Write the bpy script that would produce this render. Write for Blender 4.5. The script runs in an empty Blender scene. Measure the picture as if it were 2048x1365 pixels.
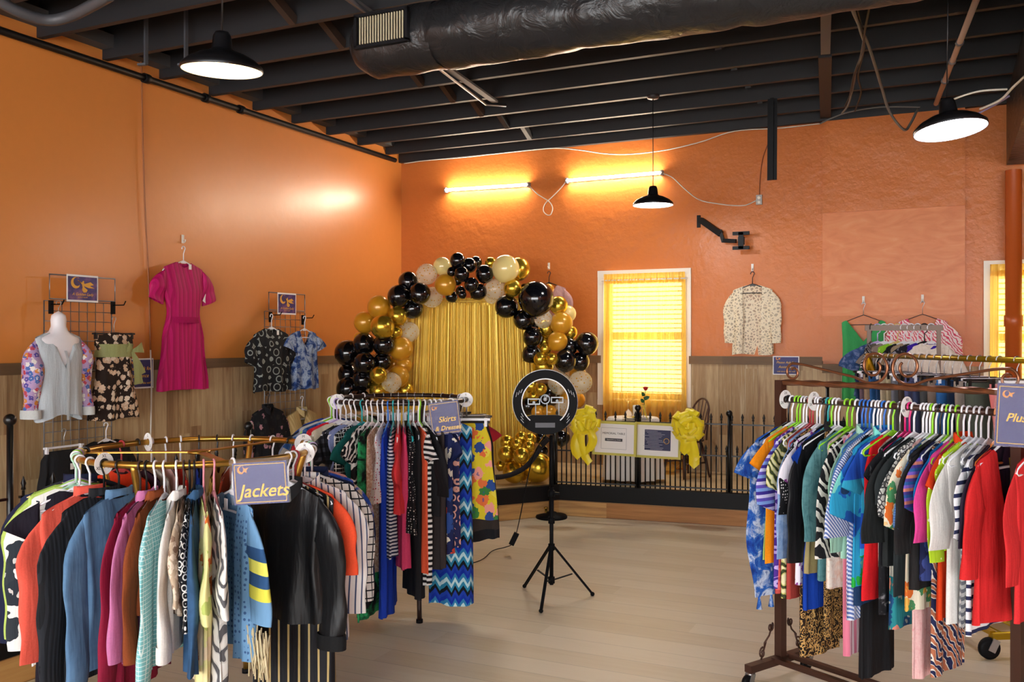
import bpy, bmesh, math, random
from mathutils import Vector, Matrix
C = bpy.context.scene.collection
PI = math.pi
sin, cos = math.sin, math.cos
rnd = random.Random(7)
# ---------------------------------------------------------------- camera geometry (room axes: X along back wall, Y into depth)
FPX = 1830.0
CAM = Vector((6.09, -9.66, 1.65))
FW = Vector((-0.4278, 0.9038, 0)); RT = Vector((0.9038, 0.4278, 0))
YAW = math.atan2(0.4278, 0.9038)
def ray(px, py): return FW + RT*((px-1024)/FPX) + Vector((0, 0, (682-py)/FPX))
def at(px, py, d): return CAM + ray(px, py)*d
def onz(px, py, z): r = ray(px, py); return CAM + r*((z-CAM.z)/r.z)
def ony(px, py, y=0.0): r = ray(px, py); return CAM + r*((y-CAM.y)/r.y)
def onx(px, py, x=0.0): r = ray(px, py); return CAM + r*((x-CAM.x)/r.x)
# ---------------------------------------------------------------- materials
def lin(c):
    c = c.lstrip('#'); o = []
    for i in (0, 2, 4):
        v = int(c[i:i+2], 16)/255
        o.append(v/12.92 if v <= .04045 else ((v+.055)/1.055)**2.4)
    return (*o, 1)
class NT:
    def __init__(s, name):
        s.m = bpy.data.materials.new(name); s.m.use_nodes = True
        s.t = s.m.node_tree; s.b = s.t.nodes['Principled BSDF']; s.out = s.t.nodes['Material Output']
    def n(s, kind, ins=None, **kw):
        d = s.t.nodes.new('ShaderNode'+{'Noise': 'TexNoise'}.get(kind, kind))
        for k, v in kw.items(): setattr(d, k, v)
        for k, v in (ins or {}).items():
            if isinstance(v, bpy.types.NodeSocket): s.t.links.new(v, d.inputs[k])
            else: d.inputs[k].default_value = v
        return d
    def math(s, op, a, b=0.0, c=0.0): return s.n('Math', {0: a, 1: b, 2: c}, operation=op).outputs[0]
    def ramp(s, fac, cols, const=False, pos=None):
        d = s.n('ValToRGB', {0: fac}); r = d.color_ramp
        r.interpolation = 'CONSTANT' if const else 'LINEAR'
        n = len(cols)
        for i, c in enumerate(cols):
            p = pos[i] if pos else (i/n if const else i/max(1, n-1))
            e = r.elements[i] if i < 2 else r.elements.new(p)
            e.position = p
        if n == 1: r.elements.remove(r.elements[1])
        for i, c in enumerate(cols): r.elements[i].color = lin(c) if isinstance(c, str) else c
        return d.outputs[0]
    def mix(s, f, a, b, blend='MIX'):
        d = s.n('Mix', data_type='RGBA', blend_type=blend)
        for k, v in ((0, f), (6, a), (7, b)):
            if isinstance(v, str): v = lin(v)
            if isinstance(v, bpy.types.NodeSocket): s.t.links.new(v, d.inputs[k])
            else: d.inputs[k].default_value = v
        return d.outputs[2]
    def set(s, **kw):
        for k, v in kw.items():
            k = {'col': 'Base Color', 'rough': 'Roughness', 'metal': 'Metallic', 'alpha': 'Alpha', 'normal': 'Normal', 'trans': 'Transmission Weight',
                 'coat': 'Coat Weight', 'sheen': 'Sheen Weight', 'emit': 'Emission Color', 'es': 'Emission Strength', 'spec': 'Specular IOR Level', 'ior': 'IOR'}[k]
            if isinstance(v, str): v = lin(v)
            if isinstance(v, bpy.types.NodeSocket): s.t.links.new(v, s.b.inputs[k])
            else: s.b.inputs[k].default_value = v
        return s
    def bump(s, h, strength=.3, dist=.01): s.set(normal=s.n('Bump', {'Strength': strength, 'Distance': dist, 'Height': h}).outputs[0])
    def obj(s): return s.n('TexCoord').outputs['Object']
    def pos(s): return s.n('NewGeometry').outputs['Position']
_mc = {}
def plain(name, col, rough=.5, metal=0.0, **kw):
    if name not in _mc:
        n = NT(name).set(col=col, rough=rough, metal=metal, **kw); _mc[name] = n.m
    return _mc[name]
def emis(name, col, strength):
    if name not in _mc: _mc[name] = NT(name).set(col='000000', emit=col, es=strength).m
    return _mc[name]
def pat(kind, *cols, s=1.0, rough=.85, sheen=0.0):
    """woven / printed cloth; kind = pattern, s = size of the repeat in metres"""
    key = ('pat', kind, cols, s, rough)
    if key in _mc: return _mc[key]
    n = NT('cloth_'+kind); co = n.obj(); xyz = n.n('SeparateXYZ', {0: co}); x, y, z = xyz.outputs
    xx = n.math('ADD', x, y)
    def fr(v, p): return n.math('FRACT', n.math('ADD', n.math('DIVIDE', v, p), 50.5))
    if kind == 'solid':
        f = n.n('Noise', {'Vector': co, 'Scale': 160.0, 'Detail': 2.0}).outputs[0]
        c = n.mix(n.math('MULTIPLY', f, .25), cols[0], '000000')
    elif kind == 'hs': c = n.ramp(fr(z, s), cols, True)
    elif kind == 'vs': c = n.ramp(fr(xx, s), cols, True)
    elif kind == 'dg': c = n.ramp(fr(n.math('ADD', xx, z), s), cols, True)
    elif kind == 'zz':
        t = n.math('ABSOLUTE', n.math('SUBTRACT', fr(xx, s*.4), .5))
        w = n.n('Noise', {'Vector': co, 'Scale': 30.0}).outputs[0]
        c = n.ramp(fr(n.math('ADD', n.math('ADD', z, n.math('MULTIPLY', t, s*.55)), n.math('MULTIPLY', w, s*.06)), s), cols, True)
    elif kind == 'tie':
        f = n.n('Noise', {'Vector': co, 'Scale': 1/s, 'Detail': 5.0, 'Roughness': .65, 'Distortion': .6}).outputs[0]
        c = n.ramp(n.math('MULTIPLY_ADD', f, 2.4, -.7), cols)
    elif kind == 'flo':
        d = n.n('Noise', {'Vector': co, 'Scale': 2.5/s, 'Detail': 2.0}).outputs[1]
        v = n.n('VectorMath', {0: co, 1: n.n('VectorMath', {0: d, 'Scale': s*.7}, operation='SCALE').outputs[0]}, operation='ADD').outputs[0]
        vo = n.n('TexVoronoi', {'Vector': v, 'Scale': 1/s})
        pick = n.n('SeparateColor', {0: vo.outputs['Color']}).outputs[0]
        fg = n.ramp(pick, cols[1:], True)
        m = n.math('LESS_THAN', vo.outputs['Distance'], .52)
        c = n.mix(m, cols[0], fg)
        core = n.math('LESS_THAN', vo.outputs['Distance'], .16)
        c = n.mix(n.math('MULTIPLY', core, .7), c, cols[-1])
    elif kind == 'leo':
        vo = n.n('TexVoronoi', {'Vector': n.n('Mapping', {0: co, 3: (1.2, 1.2, .8)}).outputs[0], 'Scale': 1/s})
        w = n.n('Noise', {'Vector': co, 'Scale': 1.6/s, 'Detail': 2.0}).outputs[0]
        c = n.ramp(n.math('MULTIPLY', vo.outputs['Distance'], n.math('MULTIPLY', w, 2.6)), cols, True)
    elif kind == 'brush':
        w = n.n('TexWave', {'Vector': n.n('Mapping', {0: co, 2: (0, .7, 0)}).outputs[0], 'Scale': .55/s, 'Distortion': 9.0, 'Detail': 2.0, 'Detail Scale': 1.4}, wave_type='BANDS', bands_direction='X').outputs[1]
        c = n.ramp(w, cols, True)
    elif kind == 'grid':
        a = n.math('LESS_THAN', fr(xx, s), .18); b = n.math('LESS_THAN', fr(z, s), .18)
        c = n.mix(n.math('MAXIMUM', a, b), cols[0], cols[1])
    elif kind == 'plaid':
        a = n.math('LESS_THAN', fr(xx, s), .5); b = n.math('LESS_THAN', fr(z, s), .5)
        c = n.ramp(n.math('MULTIPLY', n.math('ADD', a, b), .4), cols, True)
    elif kind == 'dot':
        vo = n.n('TexVoronoi', {'Vector': co, 'Scale': 1/s, 'Randomness': .35})
        c = n.mix(n.math('LESS_THAN', vo.outputs['Distance'], .27), cols[0], cols[1])
    elif kind == 'ring':
        vo = n.n('TexVoronoi', {'Vector': co, 'Scale': 1/s, 'Randomness': .4})
        c = n.ramp(fr(vo.outputs['Distance'], .42), cols, True)
    elif kind == 'lace':
        vo = n.n('TexVoronoi', {'Vector': co, 'Scale': 1/s}, feature='DISTANCE_TO_EDGE')
        c = n.mix(n.math('LESS_THAN', vo.outputs['Distance'], .12), cols[0], cols[1])
    f = n.n('Noise', {'Vector': n.n('Mapping', {0: co, 3: (16, 16, 2.5)}).outputs[0], 'Scale': 1.0, 'Detail': 3.0}).outputs[0]
    n.set(col=c, rough=rough, spec=.25, sheen=sheen); n.bump(f, .5, .03)
    _mc[key] = n.m
    return n.m
# ---------------------------------------------------------------- mesh building
class MB:
    def __init__(s): s.v = []; s.f = []; s.mi = []; s.sm = []; s.m = None
    def add(s, vs, fs, smooth=False, mi=0):
        o = len(s.v)
        s.v += [tuple(s.m @ Vector(p)) if s.m else tuple(p) for p in vs]
        for f in fs: s.f.append([i+o for i in f]); s.mi.append(mi); s.sm.append(smooth)
        return s
    def box(s, c, d, rz=0.0, mi=0, rx=0.0, ry=0.0):
        R = Matrix.Translation(c) @ Matrix.Rotation(rz, 4, 'Z') @ Matrix.Rotation(ry, 4, 'Y') @ Matrix.Rotation(rx, 4, 'X')
        vs = [R @ Vector((x*d[0]/2, y*d[1]/2, z*d[2]/2)) for x in (-1, 1) for y in (-1, 1) for z in (-1, 1)]
        return s.add(vs, [(0, 1, 3, 2), (4, 6, 7, 5), (0, 4, 5, 1), (2, 3, 7, 6), (0, 2, 6, 4), (1, 5, 7, 3)], False, mi)
    def bar(s, a, b, w, h=None, up=(0, 0, 1), mi=0):
        """rectangular bar from a to b"""
        a, b = Vector(a), Vector(b); h = h or w; d = (b-a).normalized(); u = Vector(up)
        if abs(d.dot(u)) > .98: u = Vector((1, 0, 0))
        r = d.cross(u).normalized(); u = r.cross(d)
        vs = [p + r*(i*w/2) + u*(j*h/2) for p in (a, b) for i, j in ((-1, -1), (1, -1), (1, 1), (-1, 1))]
        return s.add(vs, [(3, 2, 1, 0), (4, 5, 6, 7), (0, 1, 5, 4), (1, 2, 6, 5), (2, 3, 7, 6), (3, 0, 4, 7)], False, mi)
    def tube(s, pts, r, n=8, mi=0, closed=False, flat=1.0, caps=True):
        pts = [Vector(p) for p in pts]; k = len(pts)
        rs = r if isinstance(r, (list, tuple)) else [r]*k
        vs = []; prev = None
        for i, p in enumerate(pts):
            if closed: t = pts[(i+1) % k]-pts[i-1]
            else: t = pts[min(i+1, k-1)]-pts[max(i-1, 0)]
            t.normalize()
            if prev is None:
                a = Vector((0, 0, 1)) if abs(t.z) < .9 else Vector((1, 0, 0))
                u = t.cross(a).normalized()
            else:
                u = prev - t*prev.dot(t)
                u = u.normalized() if u.length > 1e-6 else t.orthogonal().normalized()
            prev = u; w = t.cross(u)
            for j in range(n):
                a = 2*PI*j/n
                vs.append(p + u*(cos(a)*rs[i]) + w*(sin(a)*rs[i]*flat))
        fs = [(i*n+j, i*n+(j+1) % n, ((i+1) % k)*n+(j+1) % n, ((i+1) % k)*n+j) for i in range(k if closed else k-1) for j in range(n)]
        s.add(vs, fs, True, mi)
        if caps and not closed:
            o = len(s.v)-len(vs)
            s.f += [[o+j for j in range(n)][::-1], [o+(k-1)*n+j for j in range(n)]]; s.mi += [mi]*2; s.sm += [False]*2
        return s
    def lathe(s, prof, c=(0, 0, 0), n=24, mi=0, sx=1.0):
        c = Vector(c); vs = []
        for r, z in prof:
            for j in range(n):
                a = 2*PI*j/n; vs.append(c+Vector((r*cos(a)*sx, r*sin(a), z)))
        fs = [(i*n+j, i*n+(j+1) % n, (i+1)*n+(j+1) % n, (i+1)*n+j) for i in range(len(prof)-1) for j in range(n)]
        return s.add(vs, fs, True, mi)
    def ball(s, c, r, n=14, mi=0, sz=1.0):
        m = max(6, n//2+1)
        return s.lathe([(max(1e-5, r*sin(PI*i/m)), -r*sz*cos(PI*i/m)) for i in range(m+1)], c, n, mi)
    def oval(s, ax, ay, zs, c=(0, 0), n=36, mi=0):
        """open oval band; zs = list of (z, scale)"""
        k = len(zs); vs = [(c[0]+ax*f*cos(2*PI*j/n), c[1]+ay*f*sin(2*PI*j/n), z) for z, f in zs for j in range(n)]
        return s.add(vs, [(i*n+j, i*n+(j+1) % n, (i+1)*n+(j+1) % n, (i+1)*n+j) for i in range(k-1) for j in range(n)], True, mi)
    def quadgrid(s, fn, nu, nv, mi=0, smooth=True):
        vs = [fn(i/nu, j/nv) for j in range(nv+1) for i in range(nu+1)]
        w = nu+1
        return s.add(vs, [(j*w+i, j*w+i+1, (j+1)*w+i+1, (j+1)*w+i) for j in range(nv) for i in range(nu)], smooth, mi)
    def slab(s, outline, y0, y1, mi=0):
        """outline in xz extruded along y"""
        n = len(outline)
        vs = [(x, y0, z) for x, z in outline]+[(x, y1, z) for x, z in outline]
        return s.add(vs, [tuple(range(n)), tuple(range(2*n-1, n-1, -1))]+[(i, i+n, (i+1) % n+n, (i+1) % n) for i in range(n)], False, mi)
    def build(s, name, mats, parent=None, loc=None, rz=0.0):
        me = bpy.data.meshes.new(name)
        me.from_pydata(s.v, [], s.f)
        for m in (mats if isinstance(mats, (list, tuple)) else [mats]): me.materials.append(m)
        me.polygons.foreach_set('material_index', s.mi); me.polygons.foreach_set('use_smooth', s.sm)
        bm = bmesh.new(); bm.from_mesh(me); bmesh.ops.remove_doubles(bm, verts=bm.verts, dist=1e-6)
        bmesh.ops.recalc_face_normals(bm, faces=bm.faces); bm.to_mesh(me); bm.free(); me.update()
        o = bpy.data.objects.new(name, me); C.objects.link(o)
        if parent: o.parent = parent
        if loc is not None: o.location = loc
        o.rotation_euler.z = rz
        return o
def thing(name, label, cat, loc=(0, 0, 0), rz=0.0, group=None):
    o = bpy.data.objects.new(name, None); C.objects.link(o); o.empty_display_size = .05
    o.location = loc; o.rotation_euler.z = rz
    return tag(o, label, cat, group)
def tag(o, label, cat, group=None):
    o['label'] = label; o['category'] = cat
    if group: o['group'] = group
    return o
def struct(o, label=None):
    o['kind'] = 'structure'
    if label: o['label'] = label
    return o
def text(s, size, m, parent, loc, rot=(PI/2, 0, 0), shear=0.0, off=0.0, align='CENTER', name='lettering', depth=.0006):
    cu = bpy.data.curves.new(name, 'FONT'); cu.body = s; cu.size = size; cu.align_x = align; cu.align_y = 'CENTER'
    cu.shear = shear; cu.offset = off; cu.extrude = depth; cu.materials.append(m); cu.resolution_u = 4
    tmp = bpy.data.objects.new('tmp', cu); C.objects.link(tmp)
    me = bpy.data.meshes.new_from_object(tmp.evaluated_get(bpy.context.evaluated_depsgraph_get()))
    bpy.data.objects.remove(tmp); bpy.data.curves.remove(cu)
    o = bpy.data.objects.new(name, me); C.objects.link(o); o.parent = parent; o.location = loc; o.rotation_euler = rot
    return o
def smooth_path(pts, n=6):
    """Catmull-Rom through points"""
    pts = [Vector(p) for p in pts]; out = []
    for i in range(len(pts)-1):
        p0 = pts[max(i-1, 0)]; p1 = pts[i]; p2 = pts[i+1]; p3 = pts[min(i+2, len(pts)-1)]
        for k in range(n):
            t = k/n
            out.append(.5*((2*p1)+(p2-p0)*t+(2*p0-5*p1+4*p2-p3)*t*t+(3*p1-p0-3*p2+p3)*t**3))
    return out+[pts[-1]]
# ================================================================ ROOM
ZC = 3.9            # underside of the joists
RAIL0, RAIL1 = 1.405, 1.49
def plaster(name, col, bs=.5, r0=.30, coat=0.0, spec=.35):
    n = NT(name); p = n.pos()
    a = n.n('Noise', {'Vector': p, 'Scale': 2.2, 'Detail': 6.0, 'Roughness': .6}).outputs[0]
    b = n.n('Noise', {'Vector': p, 'Scale': 14.0, 'Detail': 4.0}).outputs[0]
    n.set(col=n.mix(n.math('MULTIPLY', b, .12), col, 'a05a20'), rough=n.math('MULTIPLY_ADD', a, .14, r0), spec=spec, coat=coat); n.b.inputs['Coat Roughness'].default_value = .42
    n.bump(n.math('ADD', n.math('MULTIPLY', a, 1.0), n.math('MULTIPLY', b, .25)), bs, .035)
    return n.m
m_wall = plaster('orange_paint', 'dc8a40', .10, .24, .55, .5)
m_wall2 = plaster('orange_paint_back', 'cc7434')
def planks(name, cols, w, L, horizontal=False, rough=.55, grain=1.0, axis='x', edge=.04):
    n = NT(name); p = n.pos(); x, y, z = n.n('SeparateXYZ', {0: p}).outputs
    if axis == 'floor': u, v = y, x
    else: u, v = n.math('ADD', x, y), z
    if horizontal: u, v = v, u
    ui = n.math('FLOOR', n.math('DIVIDE', u, w))
    off = n.n('TexWhiteNoise', {'W': ui}, noise_dimensions='1D').outputs[0]
    vv = n.math('ADD', n.math('DIVIDE', v, L), n.math('MULTIPLY', off, 7.3))
    vi = n.math('FLOOR', vv)
    cell = n.n('TexWhiteNoise', {'Vector': n.n('CombineXYZ', {0: ui, 1: vi}).outputs[0]}, noise_dimensions='2D').outputs[0]
    sc = n.n('CombineXYZ', {0: n.math('MULTIPLY', u, 26.0), 1: n.math('MULTIPLY', v, 1.6), 2: n.math('MULTIPLY', cell, 40.0)}).outputs[0]
    g = n.n('Noise', {'Vector': sc, 'Scale': 1.0, 'Detail': 5.0, 'Roughness': .6, 'Distortion': .4}).outputs[0]
    mx = n.math('ADD', n.math('MULTIPLY', cell, 1-.45*grain), n.math('MULTIPLY', n.math('MULTIPLY_ADD', g, 1.8, -.4), .45*grain))
    c = n.ramp(mx, cols)
    e = n.math('LESS_THAN', n.math('FRACT', n.math('DIVIDE', u, w)), edge)
    c = n.mix(n.math('MULTIPLY', e, .55), c, '30241a')
    n.set(col=c, rough=rough); n.bump(g, .15, .004)
    return n.m
m_wains = planks('plank_wainscot', ['5e4226', '967450', 'bfa67e', '9a7a52', 'd2c2a2'], .135, 1.3, edge=.02)
m_floor = planks('floor_planks', ['d2c19f', 'e0d2b4', 'e8dcc2', 'd9caa8'], .19, 1.5, axis='floor', rough=.42, grain=.8, edge=.012)
m_rail = planks('rail_wood', ['54402c', '6d5338', '80633f'], .3, 2.0, horizontal=True, rough=.6)
m_pine = planks('knotty_pine', ['8a5a2a', 'b07a40', 'c79a5c', '7a4c22'], .14, 2.2, horizontal=True, rough=.55)
m_black = plain('black_paint', '111113', .5, spec=.2)
m_joist = plain('joist_black', '222225', .6)
m_deck = plain('deck_black', '161618', .8)
m_white = plain('white_paint', 'e8e4da', .5)
m_metal = plain('zinc', '8f9298', .35, .9)
# floor
o = struct(MB().box((5, -6, -.05), (15, 17, .1)).build('floor', m_floor), 'pale greige plank floor')
# left wall, back wall with the window openings
struct(MB().box((-.06, -6, 1.95), (.12, 17, 4.1)).build('wall_left', m_wall), 'orange painted left wall')
WA = ony(1204, 540); WB = ony(1376, 534)
wx0, wx1 = WA.x+.03, WB.x-.03; wz1 = 2.36; wz0 = 1.0
RW0 = ony(1984, 520).x; rwz1 = 2.33
bw = MB()
for x0, x1, z0, z1 in ((-.12, wx0, -.1, 4.2), (wx0, wx1, -.1, wz0), (wx0, wx1, wz1, 4.2), (wx1, RW0, -.1, 4.2), (RW0, RW0+1.0, -.1, wz0), (RW0, RW0+1.0, rwz1, 4.2), (RW0+1.0, 12.5, -.1, 4.2)):
    bw.box(((x0+x1)/2, .07, (z0+z1)/2), (x1-x0, .14, z1-z0))
struct(bw.build('wall_back', m_wall2), 'orange painted back wall')
struct(MB().box((12.56, -6, 2.05), (.12, 17, 4.3)).build('wall_right', m_wall2))
fw = MB()  # unseen wall added behind the camera so less daylight strikes the joists
for x0, x1, z0, z1 in ((-.12, .6, -.1, 4.3), (.6, 11.8, -.1, .35), (.6, 11.8, 2.95, 4.3), (11.8, 12.6, -.1, 4.3)): fw.box(((x0+x1)/2, -14.1, (z0+z1)/2), (x1-x0, .2, z1-z0))
struct(fw.build('wall_front', m_wall2), 'shop front wall with wide window opening')
# wainscot + chair rail
struct(MB().box((.01, -7, .7), (.02, 14, 1.42)).build('trim_1', m_wains), 'vertical plank wainscot on the left wall')
bwn = MB()
PX0 = ony(1646, 600).x; PX1 = ony(1930, 600).x
bwn.box(((.02+wx0-.02)/2, -.01, .7), (wx0-.04, .02, 1.42)); bwn.box(((wx1+.02+RW0-.05)/2, -.01, .7), (RW0-.05-wx1-.02, .02, 1.42))
struct(bwn.build('trim_2', m_wains), 'vertical plank wainscot on the back wall')
struct(MB().box((.022, -7, (RAIL0+RAIL1)/2), (.044, 14, RAIL1-RAIL0)).build('trim_3', m_rail), 'brown chair rail on the left wall')
br = MB()
br.box((wx0/2, -.022, (RAIL0+RAIL1)/2), (wx0-.06, .044, RAIL1-RAIL0)); br.box(((wx1+.05+PX0)/2, -.022, (RAIL0+RAIL1)/2), (PX0-wx1-.05, .044, RAIL1-RAIL0))
br.box(((PX0+PX1)/2, -.05, RAIL0-.03), (PX1-PX0, .06, .09))
struct(br.build('trim_4', m_rail), 'brown chair rail on the back wall')
# plywood panel standing proud of the back wall
def board(name, z0, z1, d, m, x0=PX0, x1=PX1):
    return struct(MB().box(((x0+x1)/2, -d/2, (z0+z1)/2), (x1-x0, d, z1-z0)).build(name, m))
def plywood():
    n = NT('orange_plywood'); p = n.pos()
    a = n.n('Noise', {'Vector': n.n('Mapping', {0: p, 3: (1.6, 1, 5)}).outputs[0], 'Scale': 1.6, 'Detail': 7.0, 'Distortion': 2.2}).outputs[0]
    n.set(col=n.ramp(a, ['cb7034', 'd57c40', 'd98548', 'e29c66'], pos=[.3, .48, .62, .85]), rough=.45); return n.m
m_ply = plywood()
board('wall_panel_upper', 3.0, 4.0, .05, m_wall2); board('wall_panel_middle', 1.86, 3.0, .045, m_ply)
pm = (PX0+PX1)/2
board('wall_panel_lower', 1.45, 1.86, .05, m_wall2, PX0, pm-.12); board('wall_panel_lower', 1.45, 1.86, .05, m_wall2, pm-.115, PX1)
board('wall_panel_strip', 1.84, 1.9, .058, m_wall2); board('wall_panel_strip', 2.93, 3.0, .056, m_wall2)
# ceiling: deck, joists, ledgers
struct(MB().box((5, -6, 4.25), (15, 17, .08)).build('ceiling', m_deck), 'black roof deck above the joists')
JY = [-.33-.585*k for k in range(19)]
for k, y in enumerate(JY):
    struct(MB().box((6.2, y, ZC+.15), (12.6, .05, .3)).build('ceiling_joist', m_joist), 'black wooden ceiling joist')
struct(MB().box((6.2, -.03, 4.03), (12.6, .06, .36)).build('trim_5', m_joist), 'black ledger board along the top of the back wall')
struct(MB().box((.06, -7, 4.03), (.14, 17, .1)).build('trim_6', plain('sill_grey', '4a4a4c', .7)), 'grey sill plate on top of the left wall')
bridge_x = onz(1075, 285, ZC).x
for i in range(len(JY)-1):
    m = m_joist if i < 2 else plain('bare_brown', '3d2c22', .7)
    struct(MB().bar((bridge_x-.0, JY[i]-.03, ZC+.02), (bridge_x, JY[i+1]+.03, ZC+.26), .05, .07).build('ceiling_bridging', m))
    struct(MB().bar((bridge_x+2.6, JY[i]-.03, ZC+.26), (bridge_x+2.6, JY[i+1]+.03, ZC+.02), .05, .07).build('ceiling_bridging', m_joist))
struct(MB().box((-.04, -6, 4.13), (.12, 17, .2)).build('trim_9', m_deck), 'black blocking between the joists above the left wall')
# stage along the left and back walls
front = [(7.6, -1.12), (4.42, -1.44), (2.78, -1.64), (2.06, -2.59), (2.06, -12)]
SZ = .28
poly = [(0.02, -.02), (7.6, -.02)]+front+[(.02, -12)]
def extrude(poly, z0, z1):
    b = MB(); n = len(poly)
    b.add([(x, y, z0) for x, y in poly]+[(x, y, z1) for x, y in poly], [tuple(range(n))[::-1], tuple(range(n, 2*n))]+[(i, (i+1) % n, (i+1) % n+n, i+n) for i in range(n)])
    return b
struct(extrude(poly, .02, SZ-.01).build('floor_stage', planks('stage_floor', ['b89f78', 'c9b189', 'd4c09c'], .19, 1.5, axis='floor', rough=.45, edge=.012)), 'raised pale plank platform')
def strip(pts, z0, z1, d0, d1):
    b = MB()
    for (a, c) in zip(pts, pts[1:]):
        a, c = Vector((*a, 0)), Vector((*c, 0)); t = (c-a).normalized(); nrm = Vector((t.y, -t.x, 0))
        if nrm.y > 0 and abs(nrm.y) > .3: nrm = -nrm
        if nrm.x < 0 and abs(nrm.y) <= .3: nrm = -nrm
        e = t*.004
        vs = [p+nrm*d+Vector((0, 0, z)) for z in (z0, z1) for p, d in ((a-e, d0), (c+e, d0), (c+e, d1), (a-e, d1))]
        b.add(vs, [(3, 2, 1, 0), (4, 5, 6, 7), (0, 1, 5, 4), (1, 2, 6, 5), (2, 3, 7, 6), (3, 0, 4, 7)])
    return b
struct(strip(front, .0, .15, -.02, .015).build('trim_7', m_pine), 'knotty pine board along the foot of the platform')
struct(strip(front, .15, SZ+.012, -.04, .03).build('trim_8', m_black), 'black painted edge board of the platform')
# windows
def window(k, x0, x1, z0, z1, label):
    fr = MB(); w = .07
    for a, b in (((x0-w/2, z0-.03), (x0-w/2, z1+w)), ((x1+w/2, z0-.03), (x1+w/2, z1+w))): fr.bar((a[0], -.02, a[1]), (b[0], -.02, b[1]), w, .03, up=(0, 1, 0))
    fr.bar((x0-w, -.022, z1+w/2), (x1+w, -.022, z1+w/2), .034, w); fr.bar((x0-w, -.02, z0-.03), (x1+w, -.02, z0-.03), .04, .06)
    o = struct(fr.build('window_%d' % k, m_white), label)
    sa = MB(); zm = (z0+z1)/2+.02
    for z in (z0+.04, zm, z1-.04): sa.box(((x0+x1)/2, .1, z), (x1-x0, .04, .07))
    for x in (x0+.03, x1-.03): sa.box((x, .1, (z0+z1)/2), (.06, .045, z1-z0))
    struct(sa.build('window_sash', m_white, o)).pop('label', None)
    n = NT('window_glass'); n.set(col='ffffff', rough=0.0, trans=1.0, ior=1.02, alpha=.25)
    struct(MB().box(((x0+x1)/2, .1, (z0+z1)/2), (x1-x0-.06, .004, z1-z0)).build('window_glass', n.m, o))
    return o
window(1, wx0, wx1, wz0, wz1, 'white framed sash window in the back wall behind the gold curtain')
window(2, RW0, RW0+1.0, wz0, rwz1, 'white framed window beyond the orange pipe')
# orange column and black wrapped beam at the right
m_pipe = plain('orange_pipe', 'b5541c', .4)
cp = onz(2026, 1000, 0); cpos = at(2027, 600, 8.3)
cb = MB(); cb.lathe([(.068, 0), (.068, 1.78), (.078, 1.785), (.078, 1.88), (.068, 1.885), (.068, 3.2)], (cpos.x, cpos.y, 0), 24)
struct(cb.build('pillar', m_pipe), 'round orange painted pipe column')
m_wrap = NT('black_wrap'); _p = m_wrap.pos()
m_wrap.set(col='242426', rough=.34); m_wrap.bump(m_wrap.n('Noise', {'Vector': _p, 'Scale': 7.0, 'Detail': 5.0, 'Distortion': 1.0}).outputs[0], .5, .04); m_wrap = m_wrap.m
b0 = at(2016, 280, 7.9)
struct(MB().box((b0.x+1.02, -5, 3.58), (2.0, 10.0-.2, .62)).build('ceiling_beam', m_wrap), 'black wrapped beam on top of the orange column')
# ================================================================ CAMERA, LIGHT
cam = bpy.data.cameras.new('camera'); co = bpy.data.objects.new('camera', cam); C.objects.link(co)
cam.sensor_width = 36; cam.lens = 36*FPX/2048; co.location = CAM; co.rotation_euler = (PI/2, 0, YAW); cam.clip_start = .05
bpy.context.scene.camera = co
sc = bpy.context.scene
sc.view_settings.view_transform = 'Standard'; sc.view_settings.look = 'None'; sc.view_settings.gamma = 1; sc.view_settings.use_curve_mapping = False
sc.view_settings.exposure = 0.42
w = bpy.data.worlds.new('daylight'); sc.world = w; w.use_nodes = True
w.node_tree.nodes['Background'].inputs[0].default_value = (.97, .985, 1, 1); w.node_tree.nodes['Background'].inputs[1].default_value = 8.5
def lamp(name, kind, loc, power, col, size=.05, rot=None, size_y=None):
    l = bpy.data.lights.new(name, kind); l.energy = power; l.color = col
    if kind == 'POINT': l.shadow_soft_size = size
    if kind == 'AREA':
        l.size = size
        if size_y: l.shape = 'RECTANGLE'; l.size_y = size_y
    o = bpy.data.objects.new(name, l); C.objects.link(o); o.location = loc
    if rot: o.rotation_euler = rot
    return o
# ================================================================ LAMPS
m_shade = plain('lamp_black', '17171a', .35, .3)
m_refl = plain('lamp_enamel', 'f4f2ea', .4)
def pendant(p, zr, label, bulb_col, power, tilt=(0, 0), canopy=True):
    t = thing('pendant_lamp', label, 'lamp', (p.x, p.y, zr), 0, 'black dome pendant lamps'); t.rotation_euler = (tilt[0], tilt[1], 0)
    MB().lathe([(.181, 0), (.183, .006), (.181, .022), (.15, .05), (.105, .074), (.062, .088), (.046, .1), (.04, .155), (.03, .175), (.008, .18)], n=36).build('lamp_shade', m_shade, t)
    MB().lathe([(.178, .002), (.176, .02), (.145, .046), (.1, .068), (.05, .082), (.001, .083)], n=36).build('reflector', m_refl, t)
    b = MB(); b.lathe([(.001, .018), (.02, .022), (.03, .04), (.026, .058), (.016, .075), (.014, .083)], n=18)
    b.build('bulb', emis('bulb_'+bulb_col, bulb_col, 8.0), t)
    L = ZC-zr-.02
    c = MB(); dx, dy = sin(tilt[1]), -sin(tilt[0])
    c.tube([(0, 0, .175), (-dx*L*.5, -dy*L*.5, L*.6), (-dx*L, -dy*L, L)], .0035, 6).build('cord', m_shade, t)
    if canopy: MB().lathe([(.001, L-.035), (.05, L-.03), (.062, L), (.001, L)], (-dx*L, -dy*L, 0), 20).build('canopy', plain('canopy_dark', '3a3436', .4), t)
    lamp('pendant_bulb_light', 'POINT', (p.x, p.y, zr+.0), power, lin(bulb_col)[:3], .03)
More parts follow.
